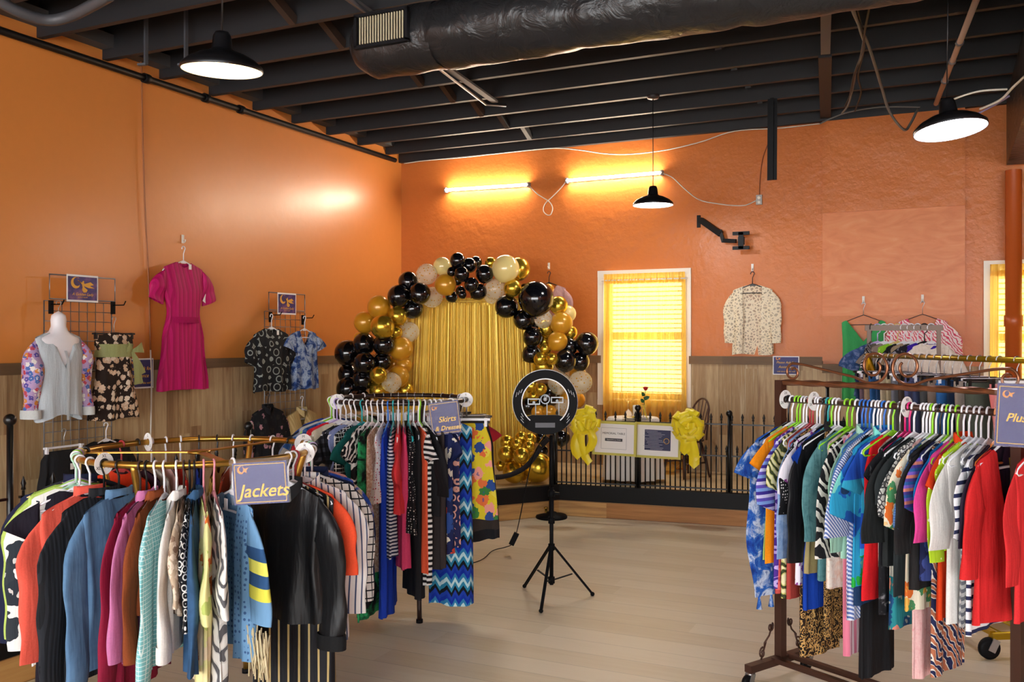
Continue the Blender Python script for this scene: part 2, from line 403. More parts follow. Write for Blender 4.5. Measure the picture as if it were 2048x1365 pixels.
pendant(at(444, 142, 4.17), 2.88, 'black dome pendant lamp with warm glow, near the left wall', 'ffd9a0', 3, (math.radians(3), math.radians(3)), False)
pendant(at(1306, 411, 8.3), 2.88, 'small looking black pendant lamp hanging before the wall tube light', 'ffffff', 26)
pendant(at(1901, 264, 4.85), 2.765, 'black pendant lamp with tilted white lit rim near orange column', 'f4ecff', 28, (math.radians(-5), math.radians(-6)), False)
def tube_light(a, b, label):
    a, b = ony(*a, -.055), ony(*b, -.055); mid = (a+b)/2
    t = thing('tube_light', label, 'light', mid, 0, 'tube lights on the back wall'); A, B = a-mid, b-mid
    f = Vector((0, .035, 0))
    MB().bar(A+f, B+f, .05, .03).build('housing', m_white, t)
    MB().tube([A, B], .016, 12).build('tube', emis('tube_glow', 'fff0d6', 160.0), t)
    for e in (A, B): MB().box(e+Vector((0, .02, 0)), (.02, .07, .055)).build('end_cap', plain('cap_grey', '9aa0aa', .5), t)
    return a, b
tube_light((891, 380), (1056, 369), 'shorter looking glowing tube light nearer the room corner')
tube_light((1133, 361), (1323, 345), 'glowing tube light on back wall behind the small pendant lamp')
m_cord_w = plain('cord_white', 'd9d2c6', .5); m_cord_b = plain('cord_dark', '2b2724', .6); m_cord_g = plain('cord_grey', '6c6a66', .6)
def wire(name, pts, r, m, label, cat='cable', n=6):
    return tag(MB().tube(smooth_path(pts, n), r, 6).build(name, m), label, cat)
wire('light_cable', [ony(x, y, -.03) for x, y in ((1057, 370), (1075, 388), (1097, 402), (1105, 415), (1102, 428), (1095, 430), (1087, 422), (1090, 408), (1108, 390), (1125, 372), (1132, 362))], .006, m_cord_w, 'white cord with a loop linking the two tube lights')
wire('light_cable', [ony(x, y, -.02) for x, y in ((1324, 346), (1345, 355), (1372, 380), (1400, 400), (1440, 408), (1470, 411), (1492, 410), (1512, 401))], .006, m_cord_w, 'white cord running from tube light to the wall outlet')
wire('light_cable', [ony(x, y, -.015) for x, y in ((1519, 390), (1520, 360), (1525, 320), (1535, 290), (1545, 272))], .005, plain('cord_orange', '8a4a20', .5), 'thin orange cord rising from outlet to the ceiling')
wire('ceiling_cable', [ony(x, y, -.07) for x, y in ((808, 327), (850, 321), (930, 314), (1040, 302), (1110, 296), (1160, 300), (1210, 307), (1260, 308), (1330, 300), (1400, 284), (1470, 262), (1560, 256), (1640, 247))], .006, m_cord_w, 'white cable drooping along the top of the back wall')
p = ony(1519, 400, 0)
t = thing('wall_outlet', 'grey duplex outlet box at the end of the white cord', 'outlet', p)
MB().box((0, -.015, 0), (.06, .03, .1)).build('outlet_box', plain('outlet_grey', 'a8a6a2', .4), t)
for z in (.022, -.022): MB().lathe([(.001, 0), (.018, 0), (.018, .006), (.001, .006)], n=14).build('socket', m_white, t).matrix_local = Matrix.Translation((0, -.03, z)) @ Matrix.Rotation(PI/2, 4, 'X')
# television wall bracket
p = ony(1398, 443, 0); t = thing('wall_bracket', 'black articulated television wall bracket without a screen', 'bracket', p)
def on(x, y, d): return ony(x, y, d)-p
MB().box((0, -.012, 0), (.035, .024, .13)).build('wall_plate', m_black, t)
MB().bar(on(1402, 440, -.03), on(1442, 468, -.10), .05, .06).build('upper_arm', m_black, t)
MB().bar(on(1440, 460, -.10), on(1447, 484, -.10), .035).build('elbow', m_black, t)
MB().bar(on(1445, 481, -.10), on(1472, 482, -.14), .03, .04).build('lower_arm', m_black, t)
q = on(1482, 481, -.17); pl = MB()
pl.box(q, (.05, .02, .17)); pl.box(q+Vector((0, 0, .075)), (.17, .02, .035)); pl.box(q+Vector((0, 0, -.075)), (.17, .02, .035)); pl.box(q+Vector((0, .02, 0)), (.06, .05, .08))
pl.build('screen_plate', m_black, t)
# ================================================================ DUCT
c0 = at(800, 84, 6.0); DR = .225
x_end = at(694, 110, 6.0).x; x_far = x_end+6.2
t = thing('air_duct', 'fat black wrapped air duct hanging under the joists', 'duct', (x_end, c0.y, c0.z))
r2 = random.Random(3); ph = [r2.random()*6 for _ in range(9)]
def duct_fn(u, v, x0=.62, x1=6.2):
    a = 2*PI*u; x = x0+(x1-x0)*v
    seg = (x-x0) % .95/.95
    pinch = 1-.055*math.exp(-(min(seg, 1-seg)/.05)**2)
    r = DR*pinch*(1+.018*sin(3*a+x*4+ph[0])+.012*sin(7*a-x*9+ph[1])+.01*sin(x*23+2*a))
    return (x, r*cos(a), r*sin(a)*.97)
MB().quadgrid(duct_fn, 36, 150).build('duct_wrap', m_wrap, t)
def duct_end(u, v):
    a = 2*PI*u; k = max(abs(cos(a)), abs(sin(a))); sq = .88+.14*(1/k-.9)
    x = .64*v; e = min(1, v*5)**.5
    r = DR*(.55+.5*e)*sq*(1+.02*sin(5*a+x*20))
    return (x, r*cos(a), r*sin(a))
MB().quadgrid(duct_end, 36, 16).build('duct_end', m_wrap, t)
MB().lathe([(.001, 0), (DR*.56, .0), (DR*.5, .02)], n=24).build('end_cap', m_wrap, t).rotation_euler = (0, PI/2, 0)
g = MB(); gy = -DR*.98; gz = .02
for x in (.13, .51): g.box((x, gy-.01, gz), (.02, .03, .2))
for z in (-.1, .1): g.box((.32, gy-.01, gz+z), (.4, .03, .02))
vg = g.build('vent_grille', plain('vent_black', '1d1d20', .3), t)
for k in range(17): MB().box((.16+.02*k, gy-.012, gz), (.009, .02, .17), .5).build('vent_slat', plain('vent_slat', 'b9ae8e', .4), vg)
MB().box((.32, gy+.03, gz), (.37, .02, .18)).build('vent_back', plain('vent_dim', '4b463a', .7), vg)
# ================================================================ PIPES, CONDUITS, CABLES
zp = 3.84
t = thing('wall_pipe', 'long black pipe running along the top of the left wall', 'pipe', (.07, -6, zp))
MB().tube([(0, -5.5, 0), (0, 5.75, 0)], .028, 10).build('pipe_run', m_black, t)
for px in (280, 400, 470): MB().tube([(0, onx(px, 190).y+6-.03, 0), (0, onx(px, 190).y+6+.03, 0)], .04, 10).build('coupling', m_black, t)
for px, lab in ((292, 'grey strap hook holding the pipe, nearer the camera'), (372, 'grey strap hook beside the warm pendant lamp')):
    a = onz(px, 78, ZC); b = at(px, 128, (a-CAM).dot(FW)); a = Vector((b.x, b.y, 4.22))
    k = MB(); k.bar(a, b, .03, .015); k.bar(b, b+RT*-.06+Vector((0, 0, -.005)), .03, .015)
    tag(k.build('pipe_hook', plain('hook_grey', '55585f', .5, .4)), lab, 'hook', 'strap hooks under the joists')
t = thing('wall_cable', 'brown and white cable running down the left wall', 'cable', (0, 0, 0))
pts = [(275, 88), (281, 112), (283, 150), (285, 260), (289, 400), (293, 480), (297, 560), (301, 700)]
MB().tube(smooth_path([onx(x, y, .03) for x, y in pts], 5), .007, 6).build('cable_run', plain('cord_brown', '9a5a2c', .5), t)
MB().tube(smooth_path([onx(x, y, .055) for x, y in ((301, 700), (303, 760), (302, 830), (301, 900))], 5), .007, 6).build('cable_tail', m_cord_w, t)
t = thing('conduit', 'grey metal conduit under the joists beside the black duct', 'conduit', (0, 0, 0))
MB().tube([onz(678, -20, 3.87), onz(880, 138, 3.87), onz(972, 208, 3.87), onz(1012, 211, 3.87)], .014, 8).build('conduit_run', m_metal, t)
MB().bar(onz(690, -10, 3.885), onz(990, 203, 3.885), .06, .02).build('conduit_board', plain('board_grey', '55565a', .6), t)
t = thing('conduit', 'pale pinkish conduit pipe slanting down over the tilted pendant lamp', 'conduit', (0, 0, 0))
pa, pb = onz(1958, -15, 3.84), onz(1872, 207, 3.84)
MB().tube([pa, pb], .022, 10).build('conduit_run', plain('conduit_pale', 'b79a8a', .45), t)
for f in (.35, .52, .72): MB().tube([pa+(pb-pa)*f, pa+(pb-pa)*(f+.012)], .03, 10).build('coupling', m_metal, t)
a = at(1545, 197, 8.3); b = at(1544, 360, 8.3)
k = MB(); k.bar(a, b, .085, .006, up=(0, 1, 0)); k.bar(a+Vector((0, -.02, 0)), b+Vector((0, -.02, 0)), .03, .03)
tag(k.build('hanging_strip', m_black), 'black metal strip hanging down from the joists before the back wall', 'strip')
tag(MB().bar(onz(1652, 8, 3.885), onz(1651, 106, 3.885), .07, .02).build('ceiling_strap', plain('strap_grey', '59595b', .6)), 'grey board nailed across the joists right of the duct', 'board')
tag(MB().bar(onz(1650, 112, 3.885), onz(1651, 236, 3.885), .1, .02).build('ceiling_strap', m_joist), 'dark board across the joists leading to the plywood panel', 'board')
def cw(pts, r, m, label): return wire('ceiling_cable', [at(x, y, d) for x, y, d in pts], r, m, label)
cw(((1700, 8, 5.9), (1716, 45, 6.2), (1735, 85, 6.7), (1750, 130, 7.2), (1765, 180, 7.7), (1780, 225, 8.0), (1808, 259, 8.2), (1822, 245, 8.3), (1835, 218, 8.4)), .012, m_cord_g, 'thick grey cable sagging lowest before the plywood panel')
cw(((1705, 8, 5.9), (1720, 60, 6.3), (1728, 95, 6.8), (1712, 140, 7.4), (1708, 165, 7.8), (1697, 208, 8.3), (1684, 226, 8.6)), .009, m_cord_g, 'grey cable curling down to the panel top corner')
cw(((1740, 8, 5.9), (1730, 60, 6.3), (1722, 110, 7.0), (1708, 150, 7.5), (1700, 190, 8.1), (1690, 212, 8.5)), .008, m_cord_b, 'dark cable twisted round the grey ceiling cables')
cw(((1712, 8, 5.9), (1728, 90, 6.7), (1716, 150, 7.6), (1722, 185, 8.1), (1710, 222, 8.6)), .008, m_cord_b, 'thin dark cable hanging behind the curling grey one')
cw(((1640, 247, 8.9), (1690, 226, 8.8), (1760, 214, 8.6), (1840, 214, 8.4)), .007, m_cord_g, 'thin grey cable along the top edge of the plywood panel')
cw(((1880, 212, 6.6), (1915, 195, 6.4), (1960, 182, 6.3), (2015, 178, 6.2)), .007, m_cord_w, 'pale cable arching behind the tilted pendant lamp')
cw(((1960, 218, 6.6), (2000, 200, 6.4), (2025, 175, 6.2), (2050, 152, 6.0)), .009, m_cord_w, 'cream cable curving up at the black wrapped beam')
cw(((1945, 232, 6.6), (1985, 212, 6.5), (2018, 192, 6.3)), .007, plain('cord_violet', '7a6a8a', .5), 'violet grey cable crossing before the orange wall corner')
# flexible line in the upper left ceiling corner
wire('flexible_hose', [at(x, y, d) for x, y, d in ((-15, -5, 4.6), (40, 24, 4.7), (95, 40, 4.8), (140, 32, 4.8), (185, 10, 4.7), (220, -10, 4.6))], .03, plain('hose_grey', '46464a', .5), 'grey flexible hose sagging between joists above the left wall', 'hose')
# ================================================================ FENCE ON THE PLATFORM
m_iron = plain('black_iron', '0f0f11', .35, .2)
def fence(a, b, label, z0=SZ, rails=(.335, .62), tall=(None, None), n=None, low=False):
    """a, b plan points; rails above z0; tall = post height at each end or None"""
    a, b = Vector((*a, z0)), Vector((*b, z0)); L = (b-a).length; d = (b-a)/L
    t = thing('fence_panel', label, 'fence', a, math.atan2(d.y, d.x), 'black iron fence panels')
    z1, z2 = rails; n = n or max(3, round(L/.095))
    for z in (.035, z1)+(() if low else (z2,)): MB().bar((.02, 0, z), (L-.02, 0, z), .016, .012).build('rail', m_iron, t)
    for h, x in zip(tall, (0, L)):
        if h:
            k = MB(); k.tube([(x, 0, 0), (x, 0, h)], .016, 10); k.build('post', m_iron, t)
            MB().ball((x, 0, h+.02), .03, 16).build('post_ball', m_iron, t)
    for i in range(n):
        x = (i+.5)*L/n; h = (z1 if (i % 2 or low) else z2)
        k = MB(); k.tube([(x, 0, .0), (x, 0, h+.03)], .007, 6)
        k.lathe([(.001, h+.03), (.012, h+.035), (.008, h+.05), (.013, h+.065), (.001, h+.1)], (x, 0, 0), 8)
        k.build('picket', m_iron, t)
def fr_pt(px):     # plan point on the front edge of the platform at a picture column
    for (a, b) in zip(front, front[1:]):
        for k in range(201):
            f = k/200; q = Vector((a[0]+(b[0]-a[0])*f, a[1]+(b[1]-a[1])*f+.05, 0))-CAM
            x = 1024+FPX*q.dot(RT)/q.dot(FW)
            if abs(x-px) < 1.6 and q.dot(FW) > 0: return (q.x+CAM.x, q.y+CAM.y)
    raise ValueError(px)
F0, F1, F2, F3, F4 = [fr_pt(v) for v in (1108, 1275, 1458, 1655, 1900)]
fence(F0, F1, 'black iron fence panel beside the floor balloons, left bow and sign', tall=(.52, .73), n=17)
fence(F1, F2, 'black iron fence panel behind the navy sign and right bow', tall=(None, .7), n=18)
fence(F2, F3, 'black iron fence panel between right bow and brown clothes rack', tall=(None, .97), n=18)
fence(F3, F4, 'black iron fence panel hidden behind the crowded brown clothes rack', tall=(None, .7), n=18)
Lx = 2.02
ys = [onx(20, 1000, Lx).y, onx(73, 1000, Lx).y]
fence((Lx, ys[0]-1.4), (Lx, ys[0]), 'black iron fence panel at the left picture edge near navy blazer', rails=(.30, .61), tall=(None, .97), n=14)
yb = onx(497, 860, Lx).y
fence((Lx, ys[0]+.03), (Lx, yb), 'black iron fence panel behind the gold round rack along left wall', rails=(.30, .61), tall=(None, .8), n=20)
# ================================================================ GOLD CLOTH
def sheer(name, col, trans, transp, rough=.4):
    n = NT(name); n.set(col=col, rough=rough, spec=.5, sheen=.3)
    tr = n.n('BsdfTranslucent', {0: lin(trans)}).outputs[0]; tp = n.n('BsdfTransparent', {0: lin('ffe9a0')}).outputs[0]
    a = n.n('MixShader', {0: .42, 1: n.b.outputs[0], 2: tr}).outputs[0]
    b = n.n('MixShader', {0: transp, 1: a, 2: tp}).outputs[0]
    n.t.links.new(b, n.out.inputs[0]); return n.m
m_sheer = sheer('gold_sheer', 'd9b24a', 'fdcf52', .12)
def drape(p0, p1, z0, z1, seed, folds, amp, flare=0.0, nv=18):
    r = random.Random(seed); P = [(r.uniform(.7, 1.3), r.random()*6.28) for _ in range(5)]
    p0, p1 = Vector(p0), Vector(p1); d = (p1-p0); nr = Vector((d.y, -d.x, 0)).normalized(); mid = (p0+p1)/2
    def fn(u, v):
        s = sum(sin(2*PI*folds*k*P[i][0]*u+P[i][1]+v*(.5+i)*.6)*w for i, (k, w) in enumerate(((1, .55), (.53, .4), (1.71, .28), (2.9, .12))))
        w = 1+flare*v
        q = mid+d*(u-.5)*w
        q = q+nr*(s*amp*(.55+.6*v))
        return (q.x, q.y, z1+(z0-z1)*v)
    return MB().quadgrid(fn, int(folds*14), nv)
a, b = ony(1207, 545, -.11), ony(1371, 540, -.11)
t = thing('window_curtain', 'sunlit sheer gold curtain covering the middle window', 'curtain', (0, 0, 0), 0, 'gold window curtains')
drape((a.x, -.12, 0), (b.x, -.12, 0), SZ+.015, 2.30, 5, 13, .045, .03).build('curtain_panel', m_sheer, t)
drape((a.x+.005, -.12, 0), (b.x-.005, -.12, 0), 2.28, 2.385, 6, 22, .016, 0, 4).build('curtain_heading', m_sheer, t)
MB().tube([(a.x-.02, -.12, 2.315), (b.x+.02, -.12, 2.315)], .008, 8).build('curtain_rod', m_white, t)
pud = MB()
def pud_fn(u, v): 
    x = a.x+.05+(b.x-a.x-.1)*u; return (x, -.15-.22*v*(1+.4*sin(9*u)), SZ+.012+.05*abs(sin(u*23))*(1-v)+.02*abs(sin(u*31+v*4)))
pud.quadgrid(pud_fn, 60, 6).build('curtain_puddle', m_sheer, t)
t = thing('window_curtain', 'gold curtain of the window beyond the orange pipe', 'curtain', (0, 0, 0), 0, 'gold window curtains')
drape((RW0-.02, -.11, 0), (RW0+1.0, -.11, 0), .4, 2.3, 8, 14, .03, .02).build('curtain_panel', m_sheer, t)
drape((RW0-.02, -.11, 0), (RW0+1.0, -.11, 0), 2.25, 2.36, 9, 20, .016, 0, 4).build('curtain_heading', m_sheer, t)
for x0, x1, lab in ((wx0, wx1, 'white slat blind behind the middle gold curtain'), (RW0, RW0+1.0, 'white slat blind behind the curtain beyond the orange pipe')):
    bl = MB()
    for k in range(26): bl.box(((x0+x1)/2, .035, wz0+.04+k*(wz1-wz0-.06)/26), (x1-x0-.03, .035, .004), rx=-.25)
    tag(bl.build('window_blind', plain('blind_white', 'f2efe6', .6)), lab, 'blind', 'window blinds')
# backdrop of the balloon arch
m_back = NT('gold_satin'); m_back.set(col='d8b340', rough=.33, metal=.35, sheen=.2); m_back = m_back.m
zb = 2.06
t = thing('backdrop_curtain', 'pleated shiny gold satin backdrop inside the balloon arch', 'curtain', (0, 0, 0))
A, B = at(806, 640, 9.95), at(1052, 640, 9.95)
drape((A.x, A.y, 0), (B.x, B.y, 0), SZ+.02, zb, 11, 24, .026, .14, 22).build('curtain_panel', m_back, t)
drape((A.x, A.y, 0), (B.x, B.y, 0), zb-.02, zb+.06, 12, 30, .014, 0, 3).build('curtain_heading', m_back, t)
fs = thing('backdrop_stand', 'thin white pole frame carrying the gold satin backdrop', 'stand', (0, 0, 0))
k = Vector((0, 0, 1))
for name, q in (('upright', A-RT*.06), ('upright', B+RT*.06)):
    MB().tube([(q.x, q.y, SZ), (q.x, q.y, zb+.05)], .014, 8).build(name, m_back, fs)
MB().tube([(A-RT*.06).to_2d().to_3d()+k*(zb+.02), (B+RT*.06).to_2d().to_3d()+k*(zb+.02)], .012, 8).build('crossbar', m_back, fs)
# ================================================================ BALLOONS
def glossy(name, col, rough, metal=0, coat=.0, **kw): return plain('balloon_'+name, col, rough, metal, coat=coat, **kw)
def confetti():
    n = NT('balloon_confetti'); o = n.obj()
    v = n.n('TexVoronoi', {'Vector': o, 'Scale': 4.5}); m = n.math('LESS_THAN', v.outputs['Distance'], .3)
    lo = n.n('SeparateXYZ', {0: o}).outputs[2]
    m = n.math('MULTIPLY', m, n.math('LESS_THAN', n.n('SeparateColor', {0: v.outputs['Color']}).outputs[0], .5))
    n.set(col=n.mix(m, 'f5edcd', '9c7412'), rough=.12, alpha=n.math('MULTIPLY_ADD', m, .6, .36), spec=.6); return n.m
BM = {'B': glossy('black', '0b0b10', .14, 0, .5), 'O': glossy('honey', 'cf9322', .28, .15, .4), 'C': glossy('chrome', 'd6b43c', .24, .85), 'P': glossy('cream', 'ecd68c', .2, 0, .5), 'T': confetti()}
BN = {'B': 'glossy black balloon', 'O': 'honey gold balloon', 'C': 'chrome gold balloon', 'P': 'pale cream gold balloon', 'T': 'clear balloon with gold confetti'}
Z6 = lambda L: [(660+x/3.25, 480+y/3.25, r/3.25*1.08, k, dz) for x, y, r, k, dz in L]
arch = {
 'top of the arch': Z6([(830,133,48,'B',-.1),(730,170,55,'P',.05),(630,222,65,'T',0),(750,290,66,'O',-.05),(792,205,30,'B',-.12),(905,165,46,'B',0),(948,145,38,'B',.1),(855,222,47,'B',-.15),(1005,220,55,'B',-.1),(920,290,44,'B',-.1),(850,330,30,'B',-.1),(860,355,25,'B',-.2),(790,365,38,'B',0),(830,265,28,'B',-.02),(965,335,52,'B',-.05),(1045,150,36,'C',.1),(1142,185,83,'P',-.1),(1225,190,72,'C',.1),(1075,318,66,'T',0),(1187,315,55,'C',-.1),(1045,368,42,'T',.12)]),
 'left shoulder of the arch': Z6([(510,270,62,'B',.05),(448,365,70,'B',-.05),(583,347,67,'B',-.1),(540,445,62,'B',.05),(665,372,64,'T',.1),(318,435,70,'O',0),(225,535,65,'O',.05),(437,495,60,'C',.02),(340,563,72,'C',-.12),(428,600,42,'C',-.02),(515,597,62,'T',.05),(462,530,42,'T',.18),(190,632,32,'O',.15)]),
 'left leg of the arch': Z6([(222,675,68,'B',0),(350,680,66,'B',-.1),(115,735,80,'B',.05),(462,705,72,'O',0),(225,800,67,'B',-.1),(340,790,55,'B',-.05),(415,805,50,'O',.12),(480,815,50,'O',.1),(118,870,62,'B',.1),(215,910,65,'B',-.05),(120,965,72,'B',0),(315,878,53,'C',-.12),(445,885,65,'O',.05),(400,925,62,'T',-.1),(320,980,60,'C',-.05),(490,975,50,'C',.05),(190,1040,70,'B',-.05),(360,1060,65,'O',0)]),
 'right shoulder of the arch': Z6([(1340,380,108,'B',-.2),(1268,320,36,'B',.12),(1420,320,34,'O',.12),(1148,432,70,'B',-.05),(1260,515,65,'B',-.05),(1385,510,58,'T',.02),(1325,570,45,'B',.1),(1485,425,57,'C',-.02),(1545,480,52,'P',.12),(1505,540,68,'O',-.05),(1408,575,55,'C',.05),(1560,600,45,'C',.05)]),
 'right leg of the arch': Z6([(1318,630,60,'B',-.02),(1310,740,57,'B',0),(1395,660,40,'C',.08),(1480,658,60,'O',-.1),(1555,690,54,'B',.05),(1670,672,70,'B',0),(1400,708,36,'C',-.08),(1367,772,42,'C',-.1),(1445,772,38,'C',-.12),(1530,785,68,'B',-.05),(1625,790,58,'B',-.02),(1385,822,65,'C',.05),(1610,872,50,'O',.1),(1628,925,72,'T',-.05),(1490,930,70,'T',.02),(1560,1020,60,'O',.05),(1605,1040,50,'O',.12),(1310,950,40,'C',-.1),(1370,970,38,'C',-.12),(1325,1015,35,'C',-.1),(1410,1010,78,'B',.05),(1290,1080,55,'B',0),(1355,1120,44,'O',-.1),(1428,1120,44,'O',-.12),(1520,1090,55,'T',0)]),
 'floor pile by the fence': [(980+x/3.792, 720+y/3.792, r/3.792*1.06, k, dz-.75) for x, y, r, k, dz in [(130,622,52,'C',.1),(240,590,48,'C',.05),(205,642,42,'C',-.05),(305,600,46,'C',0),(298,655,42,'C',-.05),(125,712,62,'C',0),(240,725,62,'C',-.1),(180,860,80,'C',-.05),(362,840,108,'C',0),(245,905,38,'C',.1),(85,800,40,'C',.2),(392,690,48,'B',.1),(545,590,60,'B',.1),(385,590,45,'B',.2)]]}
ORD = ['highest', 'second highest', 'third highest', 'fourth highest', 'fifth highest', 'sixth highest', 'seventh highest', 'eighth highest', 'ninth highest', 'tenth highest', 'eleventh highest', 'twelfth highest', 'thirteenth highest', 'fourteenth highest', 'lowest']
B0 = 9.62; items = []
for sec, L in arch.items():
    for x, y, r, k, dz in L: items.append([x, y, r, k, B0+dz, sec])
for it in range(60):
    for i in range(len(items)):
        for j in range(i):
            a, b = items[i], items[j]
            p, q = at(a[0], a[1], a[4]), at(b[0], b[1], b[4])
            rs = (a[2]*a[4]+b[2]*b[4])/FPX*.9; D = (p-q).length
            if D < rs:
                s = .25*(rs-D)*(1 if a[4] > b[4] else -1); a[4] += s; b[4] -= s
bmesh_cache = {}
for kd in BM:
    m = MB()
    def prof(n=18):
        out = []
        for i in range(n+1):
            th = PI*i/n; z = -cos(th); r = sin(th)
            if z < 0: z *= 1.0+.10*(1-r)**1.5
            out.append((max(r, .0001), z))
        return out
    m.lathe(prof(), n=28); o = m.build('balloon', BM[kd]); bmesh_cache[kd] = o.data; bpy.data.objects.remove(o)
kn = MB(); kn.lathe([(.03, -1.06), (.05, -1.1), (.03, -1.13), (.09, -1.2), (.001, -1.17)], n=10); kn = {k: kn.build('knot', BM[k]) for k in ('B', 'O', 'C', 'P', 'T')}
knots = {k: v.data for k, v in kn.items()}
for v in kn.values(): bpy.data.objects.remove(v)
rb = random.Random(5)
for sec in arch:
    for kd in BM:
        L = sorted([x for x in items if x[5] == sec and x[3] == kd], key=lambda v: v[1])
        for i, (x, y, r, k, d, s) in enumerate(L):
            if len(L) == 1: lab = 'only %s in the %s' % (BN[kd], sec)
            else: lab = '%s %s in the %s' % ('lowest' if i == len(L)-1 else ORD[i], BN[kd], sec)
            o = bpy.data.objects.new('balloon', bmesh_cache[kd]); C.objects.link(o)
            o.location = at(x, y, d); R = r*d/FPX; o.scale = (R, R, R)
            if sec.startswith('floor') or y > 700: o.location.z = max(o.location.z, SZ+R*1.0)
            o.rotation_euler = (rb.uniform(-.9, .3), rb.uniform(-.8, .8), 0)
            tag(o, lab, 'balloon', 'balloons of the garland')
            q = bpy.data.objects.new('knot', knots[kd]); C.objects.link(q); q.parent = o
# ================================================================ FENCE SIGNS AND BOWS
m_paper = plain('paper_white', 'f2f1ee', .6); m_lime = plain('sign_border', 'c9c25a', .6); m_navy = plain('sign_navy', '2c2f5c', .5)
m_goldtx = plain('sign_gold', 'e8b53a', .5); m_ink = plain('ink_black', '1c1c20', .6)
def face_frame(p, px0, px1):   # rotation about z so that the local x axis follows the fence
    return math.atan2(F2[1]-F1[1], F2[0]-F1[0])
def fence_sign(x0, x1, yt, yb, label):
    q = at((x0+x1)/2, (yt+yb)/2, 8.27); d = (q-CAM).dot(FW)
    w, h = (x1-x0)*d/FPX*1.06, (yb-yt)*d/FPX
    t = thing('notice_board', label, 'sign', q, math.atan2(F2[1]-F1[1], F2[0]-F1[0]), 'notice boards on the fence'); t.rotation_euler.y = math.radians(1.2)
    MB().box((0, 0, 0), (w, .014, h)).build('border', m_lime, t)
    MB().box((.0, -.008, 0), (w-.045, .004, h-.045)).build('paper', m_paper, t)
    return t, w, h
t, w, h = fence_sign(1187, 1271, 843, 911, 'lime bordered white sign reading memorial table on the fence')
fr = MB(); W, H = .23, .19
for dx, dz, sx, sz in ((0, H/2, W, .002), (0, -H/2, W, .002), (W/2, 0, .002, H), (-W/2, 0, .002, H)): fr.box((dx-.005, -.0108, dz), (sx, .001, sz))
fr.build('print_frame', plain('print_grey', '8a8c96', .6), t)
text('MEMORIAL TABLE', .026, m_ink, t, (-.005, -.0108, .045))
MB().box((-.005, -.0108, -.012), (.16, .001, .026)).build('print_bar', plain('bar_dark', '3a3a40', .6), t)
text('Reserved for our Friends', .0125, m_paper, t, (-.005, -.0118, -.012), shear=.25)
t, w, h = fence_sign(1272, 1359, 846, 917, 'lime bordered white sign with a navy text panel on the fence')
MB().box((-.0, -.0108, .005), (.235, .001, .185)).build('print_panel', plain('print_navy', '33365a', .6), t)
ln = MB()
for k in range(13): ln.box((-.115+(.06+.045*((k*7) % 5)/4), -.0116, .085-k*.0135), (.11+.09*((k*5) % 4)/4*.9, .0006, .003))
ln.build('print_lines', plain('print_pale', 'b9bccb', .6), t)
MB().lathe([(.024, 0), (.026, .0008), (.022, .0008)], n=24).build('print_emblem', m_goldtx, t).matrix_local = Matrix.Translation((.08, -.0118, 0)) @ Matrix.Rotation(PI/2, 4, 'X')
m_bow = NT('bow_ribbon'); m_bow.set(col='f2dc10', rough=.4, sheen=.3); m_bow = m_bow.m
def bow(px, py, r, tails, label, seed):
    q = at(px, py, 8.17); t = thing('ribbon_bow', label, 'bow', q, math.atan2(F2[1]-F1[1], F2[0]-F1[0]), 'yellow bows on the fence'); rr = random.Random(seed)
    R = r*8.17/FPX*1.12; k = 0
    for el, cnt, lf in ((.08, 9, 1.0), (.5, 9, .9), (.95, 6, .75), (1.4, 2, .55)):
        for j in range(cnt):
            a = 2*PI*(j+.5*(k % 2))/cnt+rr.uniform(-.12, .12); e = el+rr.uniform(-.1, .1); ln = R*lf*rr.uniform(.9, 1.05); k += 1
            d = Vector((cos(a)*cos(e), -sin(e)*.9-.04, sin(a)*cos(e))).normalized()
            s = d.cross(Vector((0, 1, 0))); s = s.normalized() if s.length > .1 else Vector((1, 0, 0))
            s = (s+d.cross(s)*rr.uniform(-.5, .5)).normalized(); n = d.cross(s); wd = R*.5; m = MB(); th = ln*.24
            def loop(u, v):
                f = 2*PI*u; return d*(ln*.5*(1-cos(f)))+n*(th*sin(f)*(1-.3*cos(f)))+s*((v-.5)*wd*(.3+.7*(.5-.5*cos(f))**.6))
            m.quadgrid(loop, 16, 3).build('loop', m_bow, t)
    for dx, L, kick in tails:
        m = MB()
        def tail(u, v):
            return Vector((dx*v+(u-.5)*R*.5*(1+.2*v)+kick*sin(v*3.1), -.035-.02*sin(v*4+dx*20)-.015*sin(u*3.1), -L*v-.02+(.09*abs(u-.5)-.03)*(v > .97)))
        m.quadgrid(tail, 4, 16).build('tail', m_bow, t)
    MB().ball((0, -.03, 0), R*.22, 10).build('knot', m_bow, t)
bow(1171, 843, 29, ((-.06, .29, -.05), (.03, .34, -.05), (-.0, .26, .08)), 'yellow ribbon bow left of the memorial table sign', 1)
bow(1377, 852, 32, ((-.03, .21, .0), (.05, .33, .02), (.07, .26, -.06)), 'yellow ribbon bow right of the navy text sign', 2)
